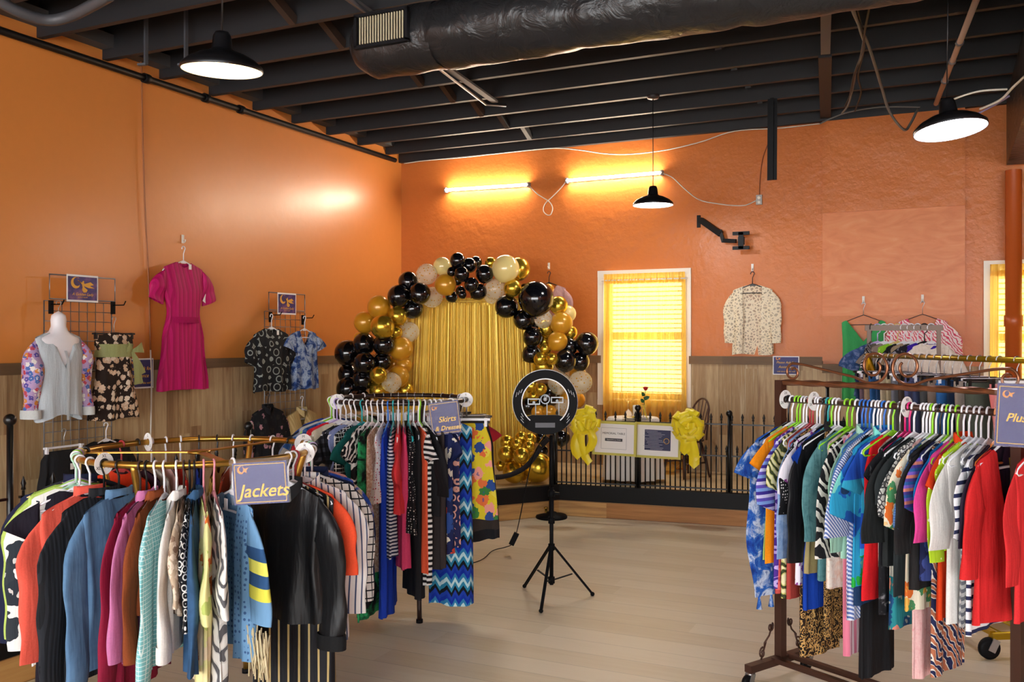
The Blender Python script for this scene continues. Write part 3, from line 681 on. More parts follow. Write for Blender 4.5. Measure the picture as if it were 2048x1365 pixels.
# ================================================================ MEMORIAL TABLE
tc = at(1266, 838, 9.0); tz = .90
t = thing('memorial_table', 'small round table under a white cloth behind the fence signs', 'table', (tc.x, tc.y, SZ))
MB().lathe([(.001, tz-SZ-.03), (.25, tz-SZ-.03), (.25, tz-SZ-.008), (.001, tz-SZ-.008)], n=32).build('table_top', plain('table_wood', '7a5836', .5), t)
MB().tube([(0, 0, .02), (0, 0, tz-SZ-.03)], .03, 10).build('pedestal', plain('table_wood', '7a5836', .5), t)
MB().lathe([(.001, .025), (.17, .02), (.18, 0), (.001, 0)], n=24).build('foot', plain('table_wood', '7a5836', .5), t)
def cloth(u, v):
    a = 2*PI*u
    if v < .3: r = .262*v/.3; z = tz-SZ
    else:
        k = (v-.3)/.7; r = .262+.035*k+.022*k*sin(11*a+1)+.012*k*sin(5*a); z = tz-SZ-(tz-SZ-.03)*k
    return (r*cos(a), r*sin(a), z)
tag(MB().quadgrid(cloth, 88, 18).build('tablecloth', plain('linen', 'efece6', .8), None, (tc.x, tc.y, SZ)), 'white cloth draped to the floor over the memorial table', 'tablecloth')
def onT(px, py, z=tz+.002): q = onz(px, py, z); r = Vector((q.x-tc.x, q.y-tc.y, 0)); r = r.normalized()*min(r.length, .22) if r.length else r; return Vector((tc.x+r.x, tc.y+r.y, z))
m_glass = NT('clear_glass').set(col='ffffff', rough=.02, trans=1.0, ior=1.3, alpha=.6).m
q = onT(1256, 838); t = thing('wine_glass', 'upside down wine glass on the memorial table', 'glass', q)
MB().lathe([(.033, 0), (.038, .03), (.034, .06), (.014, .085), (.005, .095)], n=20).build('bowl', m_glass, t)
MB().lathe([(.005, .095), (.004, .15), (.006, .165), (.034, .17), (.034, .174), (.001, .174)], n=20).build('stem', m_glass, t)
q = onT(1272, 837); t = thing('pillar_candle', 'white pillar candle between glass and rose vase', 'candle', q)
MB().lathe([(.001, 0), (.031, 0), (.031, .125), (.026, .128), (.001, .122)], n=22).build('wax', plain('wax', 'f4efe0', .4), t)
MB().tube([(0, 0, .12), (.002, 0, .135)], .0015, 5).build('wick', m_ink, t)
q = onT(1289, 838); t = thing('bud_vase', 'clear bud vase tied with yellow ribbon on the table', 'vase', q)
MB().lathe([(.001, 0), (.028, 0), (.034, .03), (.022, .08), (.012, .12), (.015, .14)], n=20).build('vase_body', m_glass, t)
rbn = MB()
for s in (-1, 1): rbn.tube([(0, -.015, .125), (.03*s, -.02, .14), (.035*s, -.02, .12), (0, -.015, .125)], .004, 5, flat=.4)
rbn.tube(smooth_path([(0, -.016, .125), (.02, -.03, .08), (.035, -.03, .03), (.05, -.03, .0)]), .004, 5)
rbn.build('ribbon', m_bow, t)
t = thing('rose', 'single red rose standing in the clear bud vase', 'flower', q+Vector((0, 0, .02)))
m_leaf = plain('rose_leaf', '1f5a2e', .5)
MB().tube(smooth_path([(0, 0, 0), (.004, 0, .1), (.012, 0, .2), (.02, 0, .26)]), .003, 6).build('stem', m_leaf, t)
for k, (z, a) in enumerate(((.14, 2.6), (.17, .4), (.2, 2.2), (.16, -1.2))):
    lf = MB(); dv = Vector((cos(a), sin(a)*.5, .5)).normalized()
    def leaf(u, v): 
        w = .02*sin(PI*min(1, v*.97+.03)); sd = dv.cross(Vector((0, 1, .2))).normalized()
        return Vector((.01, 0, z))+dv*(.055*v)+sd*((u-.5)*2*w)+Vector((0, -.006*abs(u-.5), 0))
    lf.quadgrid(leaf, 2, 6).build('leaf', m_leaf, t)
bl = MB()
for k in range(9):
    a = k*2.4; r0 = .008+.0016*k
    def petal(u, v): 
        f = (u-.5)*2; r = r0*(.45+.75*v**.6)+.003*v*v; return (.02+r*cos(a+f*.95), r*sin(a+f*.95), .258+.034*v*(1-.18*f*f)-.0009*k)
    bl.quadgrid(petal, 6, 5)
bl.build('blossom', plain('rose_red', 'c01420', .5), t)
q = onT(1268, 843); t = thing('dinner_plate', 'white dinner plate at the edge of the memorial table', 'plate', q)
MB().lathe([(.001, .004), (.075, .004), (.105, .014), (.106, .017), (.075, .009), (.001, .008)], n=32).build('plate_body', plain('china', 'f3f1ec', .25), t)
MB().lathe([(.001, .0085), (.018, .012), (.02, .02), (.012, .026), (.001, .027)], n=14).build('lemon_slice', plain('lemon', 'e3c63a', .5), t)
q = onT(1305, 842); o = MB().slab([(-.07, 0), (.07, 0), (.075, .012), (-.06, .02)], -.04, .04).build('folded_napkin', plain('napkin', 'd9d6d2', .8), None, q, .4)
tag(o, 'folded pale napkin lying right of the plate', 'napkin')
# windsor chair
q = at(1372, 900, 9.25); t = thing('windsor_chair', 'dark brown bow back wooden chair behind the right bow', 'chair', (q.x, q.y, SZ), YAW-1.05)
m_wd = plain('chair_brown', '4a2a1e', .4)
seat = MB(); seat.lathe([(.001, .43), (.19, .43), (.215, .445), (.21, .465), (.16, .46), (.001, .455)], n=28).build('seat', m_wd, t)
for sx, sy in ((-1, -1), (1, -1), (-1, 1), (1, 1)):
    MB().tube([(sx*.12, sy*.12, .44), (sx*.16, sy*.165, .22), (sx*.195, sy*.2, 0)], [.017, .02, .012], 10).build('leg', m_wd, t)
st = MB(); st.tube([(-.165, -.165, .18), (-.165, .165, .18)], .01, 8); st.tube([(.165, -.165, .18), (.165, .165, .18)], .01, 8); st.tube([(-.165, 0, .18), (.165, 0, .18)], .01, 8); st.build('stretcher', m_wd, t)
bowp = [(.17*cos(a)*(1.12 if 0.6 < a < 2.5 else 1), .17+.10*sin(a), .455+.5*sin(a)**.7 if 0 < a < PI else .455) for a in [PI*i/18 for i in range(19)]]
MB().tube(bowp, .012, 8).build('bow_back', m_wd, t)
for k in range(7):
    a = PI*(k+1.5)/9; e = (.17*cos(a)*1.1, .17+.10*sin(a), .455+.5*sin(a)**.7)
    MB().tube([(.12*cos(a), .165, .455), e], .006, 6).build('spindle', m_wd, t)
t.scale = (.84, .84, .82)
# ================================================================ RING LIGHT, STANCHION
cz = onz(1103, 1201, 0); t = thing('ring_light', 'black ring light with phone holders on a tripod stand', 'ring light', (cz.x, cz.y, 0), YAW)
RD = (cz-CAM).dot(FW); sc_ = RD/FPX
m_blk = plain('plastic_black', '0c0c0e', .6, spec=.12)
feet = [onz(1049, 1176, 0)-cz, onz(1185, 1192, 0)-cz, onz(1082, 1226, 0)-cz]
Rm = Matrix.Rotation(-YAW, 3, 'Z'); feet = [Rm @ f for f in feet]
zt = 1.65-(870-682)*sc_; zcr = .34
MB().tube([(0, 0, .1), (0, 0, .72)], .013, 10).build('lower_pole', m_blk, t)
MB().tube([(0, 0, .7), (0, 0, zt)], .010, 10).build('upper_pole', m_blk, t)
for f in feet:
    f = Vector((f.x, f.y, .012)); 
    lg = MB().bar((f.x*.06, f.y*.06, zcr), f, .018, .012).build('leg', m_blk, t)
    MB().bar((f.x*.05, f.y*.05, .13), f*.5+Vector((0, 0, zcr*.44)), .012, .006).build('brace', m_blk, t)
    MB().ball(f, .014, 10).build('rubber_foot', m_blk, lg)
for z in (.13, .34, .51, .68): MB().lathe([(.001, z-.02), (.021, z-.02), (.021, z+.02), (.001, z+.02)], n=14).build('collar', m_blk, t)
MB().bar((.02, -.0, .68), (.05, -.01, .68), .016).build('knob', m_blk, t)
rc = Vector((-13*sc_, -.03, 1.65-(804-682)*sc_)); Ro, Ri = 64.5*sc_, 47*sc_
def ringseg(a0, a1, ri, ro, y0, y1, n=40):
    b = MB(); vs = []; 
    for i in range(n+1):
        a = a0+(a1-a0)*i/n
        for r, y in ((ri, y0), (ro, y0), (ro, y1), (ri, y1)): vs.append(rc+Vector((r*sin(a), y, r*cos(a))))
    fs = [(i*4+j, i*4+(j+1) % 4, i*4+4+(j+1) % 4, i*4+4+j) for i in range(n) for j in range(4)]+[(3, 2, 1, 0), (n*4, n*4+1, n*4+2, n*4+3)]
    return b.add(vs, fs)
ringseg(-2.45, 2.45, Ri, Ro, 0, .028).build('ring_housing', m_blk, t)
ringseg(-2.45, 2.45, Ri-.004, Ri+.002, -.003, .03).build('ring_rim', plain('rim_white', 'e6e6e6', .4), t)
ringseg(-2.2, 2.45, Ro-.001, Ro+.003, .018, .03).build('ring_edge', plain('rim_white', 'e6e6e6', .4), t)
ch = [(Ro*sin(a), Ro*cos(a)) for a in [2.45+(2*PI-4.9)*i/24 for i in range(25)]]
ch += [(-Ri*.80, -Ri*.62), (-Ri*.55, -Ri*.55), (Ri*.55, -Ri*.55), (Ri*.80, -Ri*.62)]
pn = MB(); pn.m = Matrix.Translation(rc); pn.slab([(x, z) for x, z in ch], 0, .028).build('control_panel', m_blk, t)
wn = MB(); wn.m = Matrix.Translation(rc); wn.box((.0, -.002, -.145), (.125, .004, .03)).build('control_slot', plain('slot_grey', '4a4a50', .5), t)
grey = plain('clip_grey', 'a9b2b8', .4)
for k, x in enumerate((-.072, .0, .075)):
    z = (.005, .02, .015)[k]; b = MB(); b.m = Matrix.Translation(rc)
    b.tube([(x+.012, .01, -Ri*.55), (x+.012, 0, z-.02)], .004, 6).build('holder_arm', grey, t)
    b = MB(); b.m = Matrix.Translation(rc)
    if k == 1:
        b.tube([(x+.028*cos(a), -.01, z+.028*sin(a)) for a in [2*PI*i/20 for i in range(20)]], .004, 6, closed=True)
        b.ball((x, -.01, z), .013, 10)
    else:
        for zz in (-.016, .016): b.box((x, -.01, z+zz), (.075, .012, .007))
        for xx in (-.036, .036): b.box((x+xx, -.01, z), (.006, .014, .036))
        b.ball((x, -.014, z-.005), .01, 10)
    b.build('phone_holder', grey, t)
tk = MB(); tk.m = Matrix.Translation(rc)
for s in (-1, 1):
    for k in range(3):
        for a0 in (1.05, 2.0):
            a = (a0+k*.09)*s; r = Ri+(Ro-Ri)*(.3+.2*k); a2 = a+.16*s
            tk.bar((r*sin(a), -.0015, r*cos(a)), (r*sin(a2), -.0015, r*cos(a2)), .002, .002)
tk.build('vent_line', plain('rim_white', 'e6e6e6', .4), t)
# power adapter + lead
ad = onz(1028, 1078, .12)
t = thing('power_adapter', 'black power adapter hanging on a thin lead by the tripod', 'adapter', ad, YAW)
bx = MB(); bx.box((0, 0, 0), (.04, .03, .1), ry=.45).build('adapter_body', m_blk, t)
def rel(p): return Rm @ (p-ad)
MB().tube(smooth_path([(.02, 0, .05), rel(at(1040, 1035, 6.05)), rel(at(1058, 945, 6.0)), rel(at(1070, 905, 5.95)), rel(at(1092, 868, 5.86))]), .0035, 6).build('lead', m_blk, t)
MB().tube(smooth_path([(-.025, 0, -.05), rel(onz(1010, 1095, .03)), rel(onz(985, 1102, .01)), rel(onz(950, 1125, .01)), rel(onz(840, 1140, .01))]), .0035, 6).build('plug_lead', m_blk, t)
sp = onz(1103, 1036, 0); t = thing('stanchion', 'black rope stanchion with a round weighted base by the platform', 'stanchion', sp, YAW)
MB().lathe([(.001, 0), (.145, 0), (.148, .012), (.14, .028), (.06, .04), (.045, .055), (.001, .056)], n=36).build('base', m_blk, t)
sd = (sp-CAM).dot(FW)/FPX
MB().lathe([(.012, .05), (.012, .085), (.02, .09), (.02, .1), (.001, .1)], (-11*sd, 0, 0), 14).build('stud', plain('brass', 'c8a24a', .25, .9), t)
MB().tube([(0, .0, .05), (0, .0, 1.65-(872-682)*sd)], .022, 12).build('post', m_blk, t)
MB().lathe([(.022, .78), (.03, .79), (.03, .83), (.012, .86), (.001, .87)], n=14).build('finial', m_blk, t)
tag(MB().tube(smooth_path([sp+Vector((-.02, -.03, .74))]+[at(x, y, d) for x, y, d in ((1082, 893, 8.55), (1070, 912, 8.5), (1050, 935, 8.45), (1020, 950, 8.4), (985, 955, 8.3), (940, 950, 8.2))]), .024, 10).build('velvet_rope', plain('rope_black', '141218', .9)), 'thick black velvet rope sagging left from the stanchion', 'rope')
tag(MB().tube(smooth_path([at(1090, 870, 8.53), at(1085, 877, 8.5), at(1079, 886, 8.52), at(1083, 893, 8.53)]), .007, 8).build('rope_hook', plain('brass', 'c8a24a', .25, .9)), 'small brass snap hook at the end of the velvet rope', 'hook')
# ================================================================ HANGERS
HC = {'w': ('white', 'e9e9ee'), 'g': ('lime green', '8fd62a'), 'b': ('blue', '2f6fc9'), 'l': ('lavender', 'b9a6d8'), 'k': ('black', '141416'), 'o': ('orange', 'f08a3c'), 'm': ('magenta', 'd0216f'), 'r': ('red', 'a83238'),
      't': ('teal', '1f9aa0'), 'y': ('yellow', 'd9c07a'), 's': ('grey', '9aa0a8'), 'p': ('pink', 'd98a96'), 'i': ('mint', 'a9d3b8'), 'c': ('chrome wire', 'b9bcc2'), 'd': ('brown', '3a2a24')}
def hmat(c): return plain('hanger_'+HC[c][0].replace(' ', '_'), HC[c][1], .35, .9 if c == 'c' else 0.0)
_hm = {}
def hanger_meshes(w, kind, R):
    key = (round(w, 3), kind, R)
    if key in _hm: return _hm[key]
    r = .0045 if kind == 'plastic' else (.0022 if kind == 'wire' else .003)
    hk = MB(); rr = R+r
    pts = [(rr*cos(a), 0, rr*sin(a)) for a in [PI*1.12-(PI*1.42)*i/14 for i in range(15)]]
    pts += [(rr*.62, 0, -rr*.98), (0, 0, -.045), (0, 0, -.112)]
    hk.tube(pts, r, 7)
    fr = MB()
    if kind == 'clip':
        fr.box((0, 0, -.115), (w*1.7, .012, .014)); 
        cl = MB().box((0, 0, 0), (.016, .026, .045)); cl.box((0, 0, .022), (.02, .03, .012))
    else:
        e = -.122-.32*(w-.01); x = w-.012
        fr.tube([(0, 0, -.107), (.025, 0, -.115), (x*.6, 0, -.117-.32*x*.55), (x, 0, e), (x*1.03, 0, e-.012), (x*.97, 0, e-.022), (0, 0, e-.018), (-x*.97, 0, e-.022), (-x*1.03, 0, e-.012), (-x, 0, e), (-x*.6, 0, -.117-.32*x*.55), (-.025, 0, -.115), (0, 0, -.107)], r*1.15, 7)
        if kind == 'plastic': fr.slab([(-.035, -.121), (0, -.10), (.035, -.121), (.02, -.13), (-.02, -.13)], -.003, .003)
        cl = None
    def mesh(b, n):
        if b is None: return None
        o = b.build(n, m_white); d = o.data; bpy.data.objects.remove(o); d.materials.clear(); return d
    _hm[key] = tuple(mesh(b, n) for b, n in ((hk, 'hook'), (fr, 'frame'), (cl, 'clip')))
    return _hm[key]
def addmesh(name, me, mat, parent, loc=(0, 0, 0)):
    key = (me.name, mat.name); 
    if key not in _mc:
        d = me.copy(); d.materials.clear(); d.materials.append(mat); _mc[key] = d
    o = bpy.data.objects.new(name, _mc[key]); C.objects.link(o); o.parent = parent; o.location = loc; return o
def hanger(loc, rz, c, kind, label, group, w=.2, R=.014):
    hk, fr, cl = hanger_meshes(w, kind, R)
    t = thing('clothes_hanger', label, 'hanger', loc, rz, group)
    mh = hmat('c') if kind == 'clip' or (kind == 'wood') else hmat(c)
    addmesh('hook', hk, mh, t); addmesh('frame', fr, hmat(c), t)
    if cl:
        for s in (-1, 1): addmesh('clip', cl, hmat(c), t, (s*w*.72, 0, -.135))
    return t
# ================================================================ GARMENTS
NK = .122
PROF = {'shirt': [(0, 1), (.1, 1.03), (.45, .93), (1, .98)], 'jacket': [(0, 1), (.12, 1.05), (.5, .95), (1, 1.06)], 'dress': [(0, .92), (.12, .95), (.36, .72), (.6, .95), (1, 1.2)], 'straight': [(0, 1), (.3, .96), (1, 1.0)],
        'strap': [(0, .72), (.08, .74), (.3, .62), (.42, .66), (1, .98)], 'skirt': [(0, .72), (.25, .9), (1, 1.12)], 'poncho': [(0, 1), (.3, 1.15), (.6, 1.25), (1, 1.0)], 'tank': [(0, .74), (.2, .92), (.6, .9), (1, 1.0)]}
def lerp_prof(P, s):
    for (a, x), (b, y) in zip(P, P[1:]):
        if s <= b: k = (s-a)/max(1e-6, b-a); k = k*k*(3-2*k); return x+(y-x)*k
    return P[-1][1]
grs = random.Random(21)
def body_mesh(w, L, b, prof, neck, hem, amp, off, seed, open_=0.0, tilt=0.0, cut=None):
    r = random.Random(seed); P = PROF[prof]; nu, nv = 44, 22; p1, p2, p3 = r.random()*6, r.random()*6, r.random()*6; k1 = r.choice((5, 6, 7)); k2 = r.choice((9, 11))
    flat_top = prof in ('strap', 'skirt'); nw = .068
    scoop = {'crew': .05, 'v': .19, 'scoop': .11, 'high': .0, 'wide': .05, 'open': .0, 'none': 0}[neck]; nw = .11 if neck == 'wide' else nw
    def ztop(x, front):
        if flat_top: return -off-.035-(.02*(1-(x/.12)**2) if (front and prof == 'strap' and abs(x) < .12) else 0)*-1
        a = abs(x)
        if cut:
            z = -NK-off-.36*max(0, a-.068)-.5*max(0, a-w*.93)
            return z-(cut[1]*(1-(a/cut[0])**cut[2]) if a < cut[0] else 0)
        z = -NK-off-.36*max(0, a-nw)-.5*max(0, a-w*.93)
        if a < nw:
            k = 1-(a/nw)**(1.2 if neck == 'v' else 2.2); z -= (scoop if front else min(.015, scoop))*k
        return z
    def fn(u, v):
        A = 2*PI*u; ca, sa = cos(A), sin(A); xn = math.copysign(abs(ca)**.85, ca); fr = sa > 0
        a = w*lerp_prof(P, v); zt = ztop(xn*w*lerp_prof(P, 0), fr); zb = -off-NK-L+hem*(.5-.5*cos(A*2))+.012*sin(A*3+p1)*amp/.02*.5
        z = zt+(zb-zt)*v+tilt*xn*v
        th = .25+.75*min(1, v*5)
        y = -math.copysign(abs(sa)**.7, sa)*b*th
        f = amp*(.15+.85*v**1.3)*(.6*sin(k1*A+p1+v*2)+.4*sin(k2*A+p2-v*1.5))
        return (xn*a+f*.25*ca, y+f*(1 if abs(sa) > .15 else .4), z+.004*sin(14*v+p3)*amp/.02)
    m = MB()
    vs = [fn(i/nu, (j/nv)**1.25) for j in range(nv+1) for i in range(nu)]
    fs = []
    for j in range(nv):
        for i in range(nu):
            if open_ and abs((i+.5)/nu-.25)*2*PI < math.asin(min(1, (open_*(1-.0*j/nv))/w)): continue
            fs.append((j*nu+i, j*nu+(i+1) % nu, (j+1)*nu+(i+1) % nu, (j+1)*nu+i))
    m.add(vs, fs, True)
    return m
def sleeve_mesh(s, w, b, sl, off, seed, flare=1.0, out=.015, cuff=False):
    r = random.Random(seed); zs = -NK-off-.36*(w-.068); q1, q2 = r.random()*6, r.random()*6
    h0, h1 = .078, (.05 if sl > .35 else .066)*flare; short = sl < .3; bb = max(b*.85, .009)
    def fn(u, v):
        k = min(1, v*sl/.13); k = k*k*(3-2*k); ph = PI*.5*(1-k)+(.35*k if short else .06*k)
        h = h0+(h1-h0)*v
        if cuff and v > .92: h *= .85
        cx = w*.90+(.022+.5*h1)*k*.9+out*v*(2 if short else 1); cz = zs-.072-(sl-.072+.03)*v
        A = 2*PI*u; wr = 1+.07*sin(9*v*sl/.3+q2+A)+.05*sin(3*A+q1+2*v); e = h*cos(A)*wr
        return (s*(cx+e*cos(ph)), bb*sin(A)*(min(1, .45+v*4))*(.8+.3*sin(7*v+q2))+.006*sin(5*v+q1)*min(1, b/.02), cz+e*sin(ph))
    return MB().quadgrid(fn, 22, 26)
def collar_mesh(off, b, h=.045, stand=False):
    def fn(u, v):
        A = PI*2*(.06+.88*u)+PI/2; x = .068*cos(A)*(1+.05*v if not stand else 1-.15*v); y = -(b*.6+.02)*sin(A)
        dip = .045*max(0, sin(A)); return (x*(1-.25*max(0, sin(A))), y-.004*v, -NK+.005-off-dip+(.03*sin(PI*min(1, v*1.2)) if not stand else h*v)-(0 if stand else .035*max(0, v-.45)*(1+sin(A))))
    return MB().quadgrid(fn, 28, 6)
def garment(name, desc, cat, loc, rz, m, w=.2, L=.62, b=.03, prof='shirt', neck='crew', hem=0.0, amp=None, sl=0.0, msl=None, flare=1.0, collar=None, placket=None, off=0.0, open_=0.0, group=None, tag_=False, extra=None, seed=None, cuff=None, out=.015, tilt=0.0, stand=False, hemband=None, sash=None, cut=None, tassel=None):
    seed = seed if seed is not None else grs.randrange(10**6)
    amp = b*.75 if amp is None else amp
    t = thing(name, desc, cat, loc, rz, group)
    if prof == 'pants':
        n = 14
        for s in (-1, 1):
            lm = MB(); r = random.Random(seed+s); q = r.random()*6
            def leg(u, v):
                A = 2*PI*u; hw = w*.40*(1-.28*v)+.004*sin(5*v+q); return (s*w*.40*(1-.12*v)+hw*cos(A), b*sin(A)*(.8+.2*sin(4*v+q))+.2*b*sin(2*A+q), -off-.15-(L)*v)
            lm.quadgrid(leg, 22, 16).build('leg', m, t)
        wb = MB()
        def band(u, v): A = 2*PI*u; return (w*.80*cos(A), b*.8*sin(A), -off-.13-.05*v)
        wb.quadgrid(band, 28, 2).build('waistband', m, t)
        return t
    bd = body_mesh(w, L, b, prof, neck, hem, amp, off, seed, open_, tilt, cut).build('bodice' if prof in ('dress', 'strap') else 'body', m, t)
    if sl:
        for s in (-1, 1):
            o = sleeve_mesh(s, w, b, sl, off, seed+s, flare, out, bool(cuff)).build('sleeve', msl or m, t)
            if cuff: 
                zs = -NK-off-.36*(w-.068)-.03-sl; x = w*.90+(.022+.025)*.9+out
                MB().oval(.054*flare, max(b, .014), [(zs+.05, 1), (zs+.02, 1.04), (zs-.012, 1.02)], (s*x, 0), 18).build('cuff', cuff, t)
    if collar: collar_mesh(off, b, stand=stand).build('collar', collar, t)
    if placket:
        def strip(u, v): return ((u-.5)*.022+(.0 if not open_ else 0), -b*(.35+.75*min(1, v*4))-.004-amp*.25, -NK-.05-off-(L-.06)*v)
        MB().quadgrid(strip, 1, 16).build('placket', placket, t)
    if hemband:
        mh, zz = hemband; a = w*lerp_prof(PROF[prof], .97)
        MB().oval(a*1.03, (b+amp)*1.05, [(-off-NK-L+zz, 1), (-off-NK-L-.004, 1)]).build('hem_band', mh, t)
    if sash:
        ms, zz, hh = sash; a = w*.66
        MB().oval(a*1.04, b+amp*.9+.004, [(zz+hh/2, 1.03), (zz+hh*.2, .99), (zz-hh*.1, 1.0), (zz-hh/2, 1.05)]).build('sash', ms, t)
    if tag_:
        MB().box((.02, -b-.012, -.16-off), (.03, .002, .045)).build('price_tag', m_paper, t)
    if tassel:
        for x in tassel: MB().lathe([(.002, 0), (.008, -.01), (.006, -.02), (.014, -.07), (.001, -.07)], (x, 0, -off-NK-L+hem+.01), 8).build('tassel', m, t)
    return t
def seat_hang(spot, rz, spec, rack, hgroup, ggroup, b, R=.014):
    """one hanger and the garment on it; spec = (name, words, category, material, hanger colour, options)"""
    name, words, cat, m, hc, o = spec; o = dict(o); kind = o.pop('hk', 'clip' if o.get('prof') in ('skirt', 'pants', 'strap') else 'plastic')
    w = o.get('w', .2); jit = o.pop('rot', 0.0)
    where = o.pop('where', rack)
    hanger(spot, rz+jit, hc, kind, '%s hanger holding the %s' % (HC[hc][0], words), hgroup, w, R)
    o.setdefault('b', b)
    if o.get('prof') in ('skirt', 'strap'): o.setdefault('off', .1)
    return garment(name, '%s on the %s' % (words, where), cat, spot, rz+jit, m, group=ggroup, **o)
def divider(loc, rz, letters, label, tilt=0.0):
    t = thing('size_divider', label, 'size ring', loc, rz, 'round size dividers'); t.rotation_euler.y = tilt
    d = MB(); n = 36; vs = []
    for r, x in ((.017, -.001), (.045, -.001), (.045, .001), (.017, .001)):
        for i in range(n): vs.append((x, r*cos(2*PI*i/n), r*sin(2*PI*i/n)))
    d.add(vs, [(k*n+i, k*n+(i+1) % n, ((k+1) % 4)*n+(i+1) % n, ((k+1) % 4)*n+i) for k in range(4) for i in range(n)]).build('disc', m_paper, t)
    for k in range(3):
        a = PI/2+k*2.1
        for s in (1, -1):
            o = text(letters, .018, m_ink, t, (.0016*s, -s*.031*cos(a)*-1, .031*sin(a)), (PI/2, 0, s*PI/2), depth=.0002)
    return t
# ================================================================ FABRICS
S = lambda c, **k: pat('solid', c, **k)
cp_ = plain
navy, black_, coral, cream = S('1f2440'), S('17171a'), S('f0604e'), S('e9dcc2')
# ================================================================ ROUND RACKS
m_brass = plain('rack_gold', 'b98d3e', .28, .85); m_brown = plain('rack_brown', '2c1c18', .3, .3)
def round_rack(name, label, ctr, zr, R, mat, legs, rot):
    t = thing(name, label, 'clothes rack', (ctr.x, ctr.y, 0), YAW+rot)
    MB().tube([(R*cos(a), R*sin(a), zr) for a in [2*PI*i/72 for i in range(72)]], .014, 12, closed=True).build('hang_ring', mat, t)
    for k in range(3):
        a = 2*PI*k/3+.5; MB().bar((0, 0, zr-.006), (R*cos(a), R*sin(a), zr-.006), .035, .006).build('brace_bar', mat, t)
    MB().lathe([(.001, zr-.012), (.05, zr-.012), (.05, zr), (.001, zr)], n=18).build('hub_plate', mat, t)
    for k in range(legs):
        a = 2*PI*(k+.5)/legs; c, s = cos(a), sin(a)
        lg = MB().tube(smooth_path([(R*c, R*s, zr), (R*.9*c, R*.9*s, zr-.2), (R*.84*c, R*.84*s, .6), (R*.9*c, R*.9*s, .02)]), .014, 10).build('leg', mat, t)
        MB().lathe([(.001, 0), (.02, 0), (.02, .02), (.001, .022)], (R*.9*c, R*.9*s, 0), 12).build('foot_cap', m_blk, lg)
    return t
def ring_spot(ctr, R, zr, th):
    a = math.radians(th); f = (ctr-CAM).to_2d().to_3d().normalized(); r = Vector((f.y, -f.x, 0)); d = r*sin(a)-f*cos(a)
    q = ctr+d*R; return Vector((q.x, q.y, zr)), math.atan2(d.y, d.x)
def hem_L(spot, rz, py, outw=.0):
    q = Vector((spot.x, spot.y, 0))+Vector((cos(rz), sin(rz), 0))*outw; d = (q-CAM).dot(FW)
    return spot.z-(CAM.z-(py-682)*d/FPX)-NK
# ---------------------------------------------------------------- gold rack with jackets
c1 = at(398, 682, 4.11); Z1, R1 = 1.158, .50
round_rack('round_clothes_rack', 'gold round rack crammed with jackets in the left foreground', c1, Z1, R1, m_brass, 4, .6)
G1 = 'gold round rack'
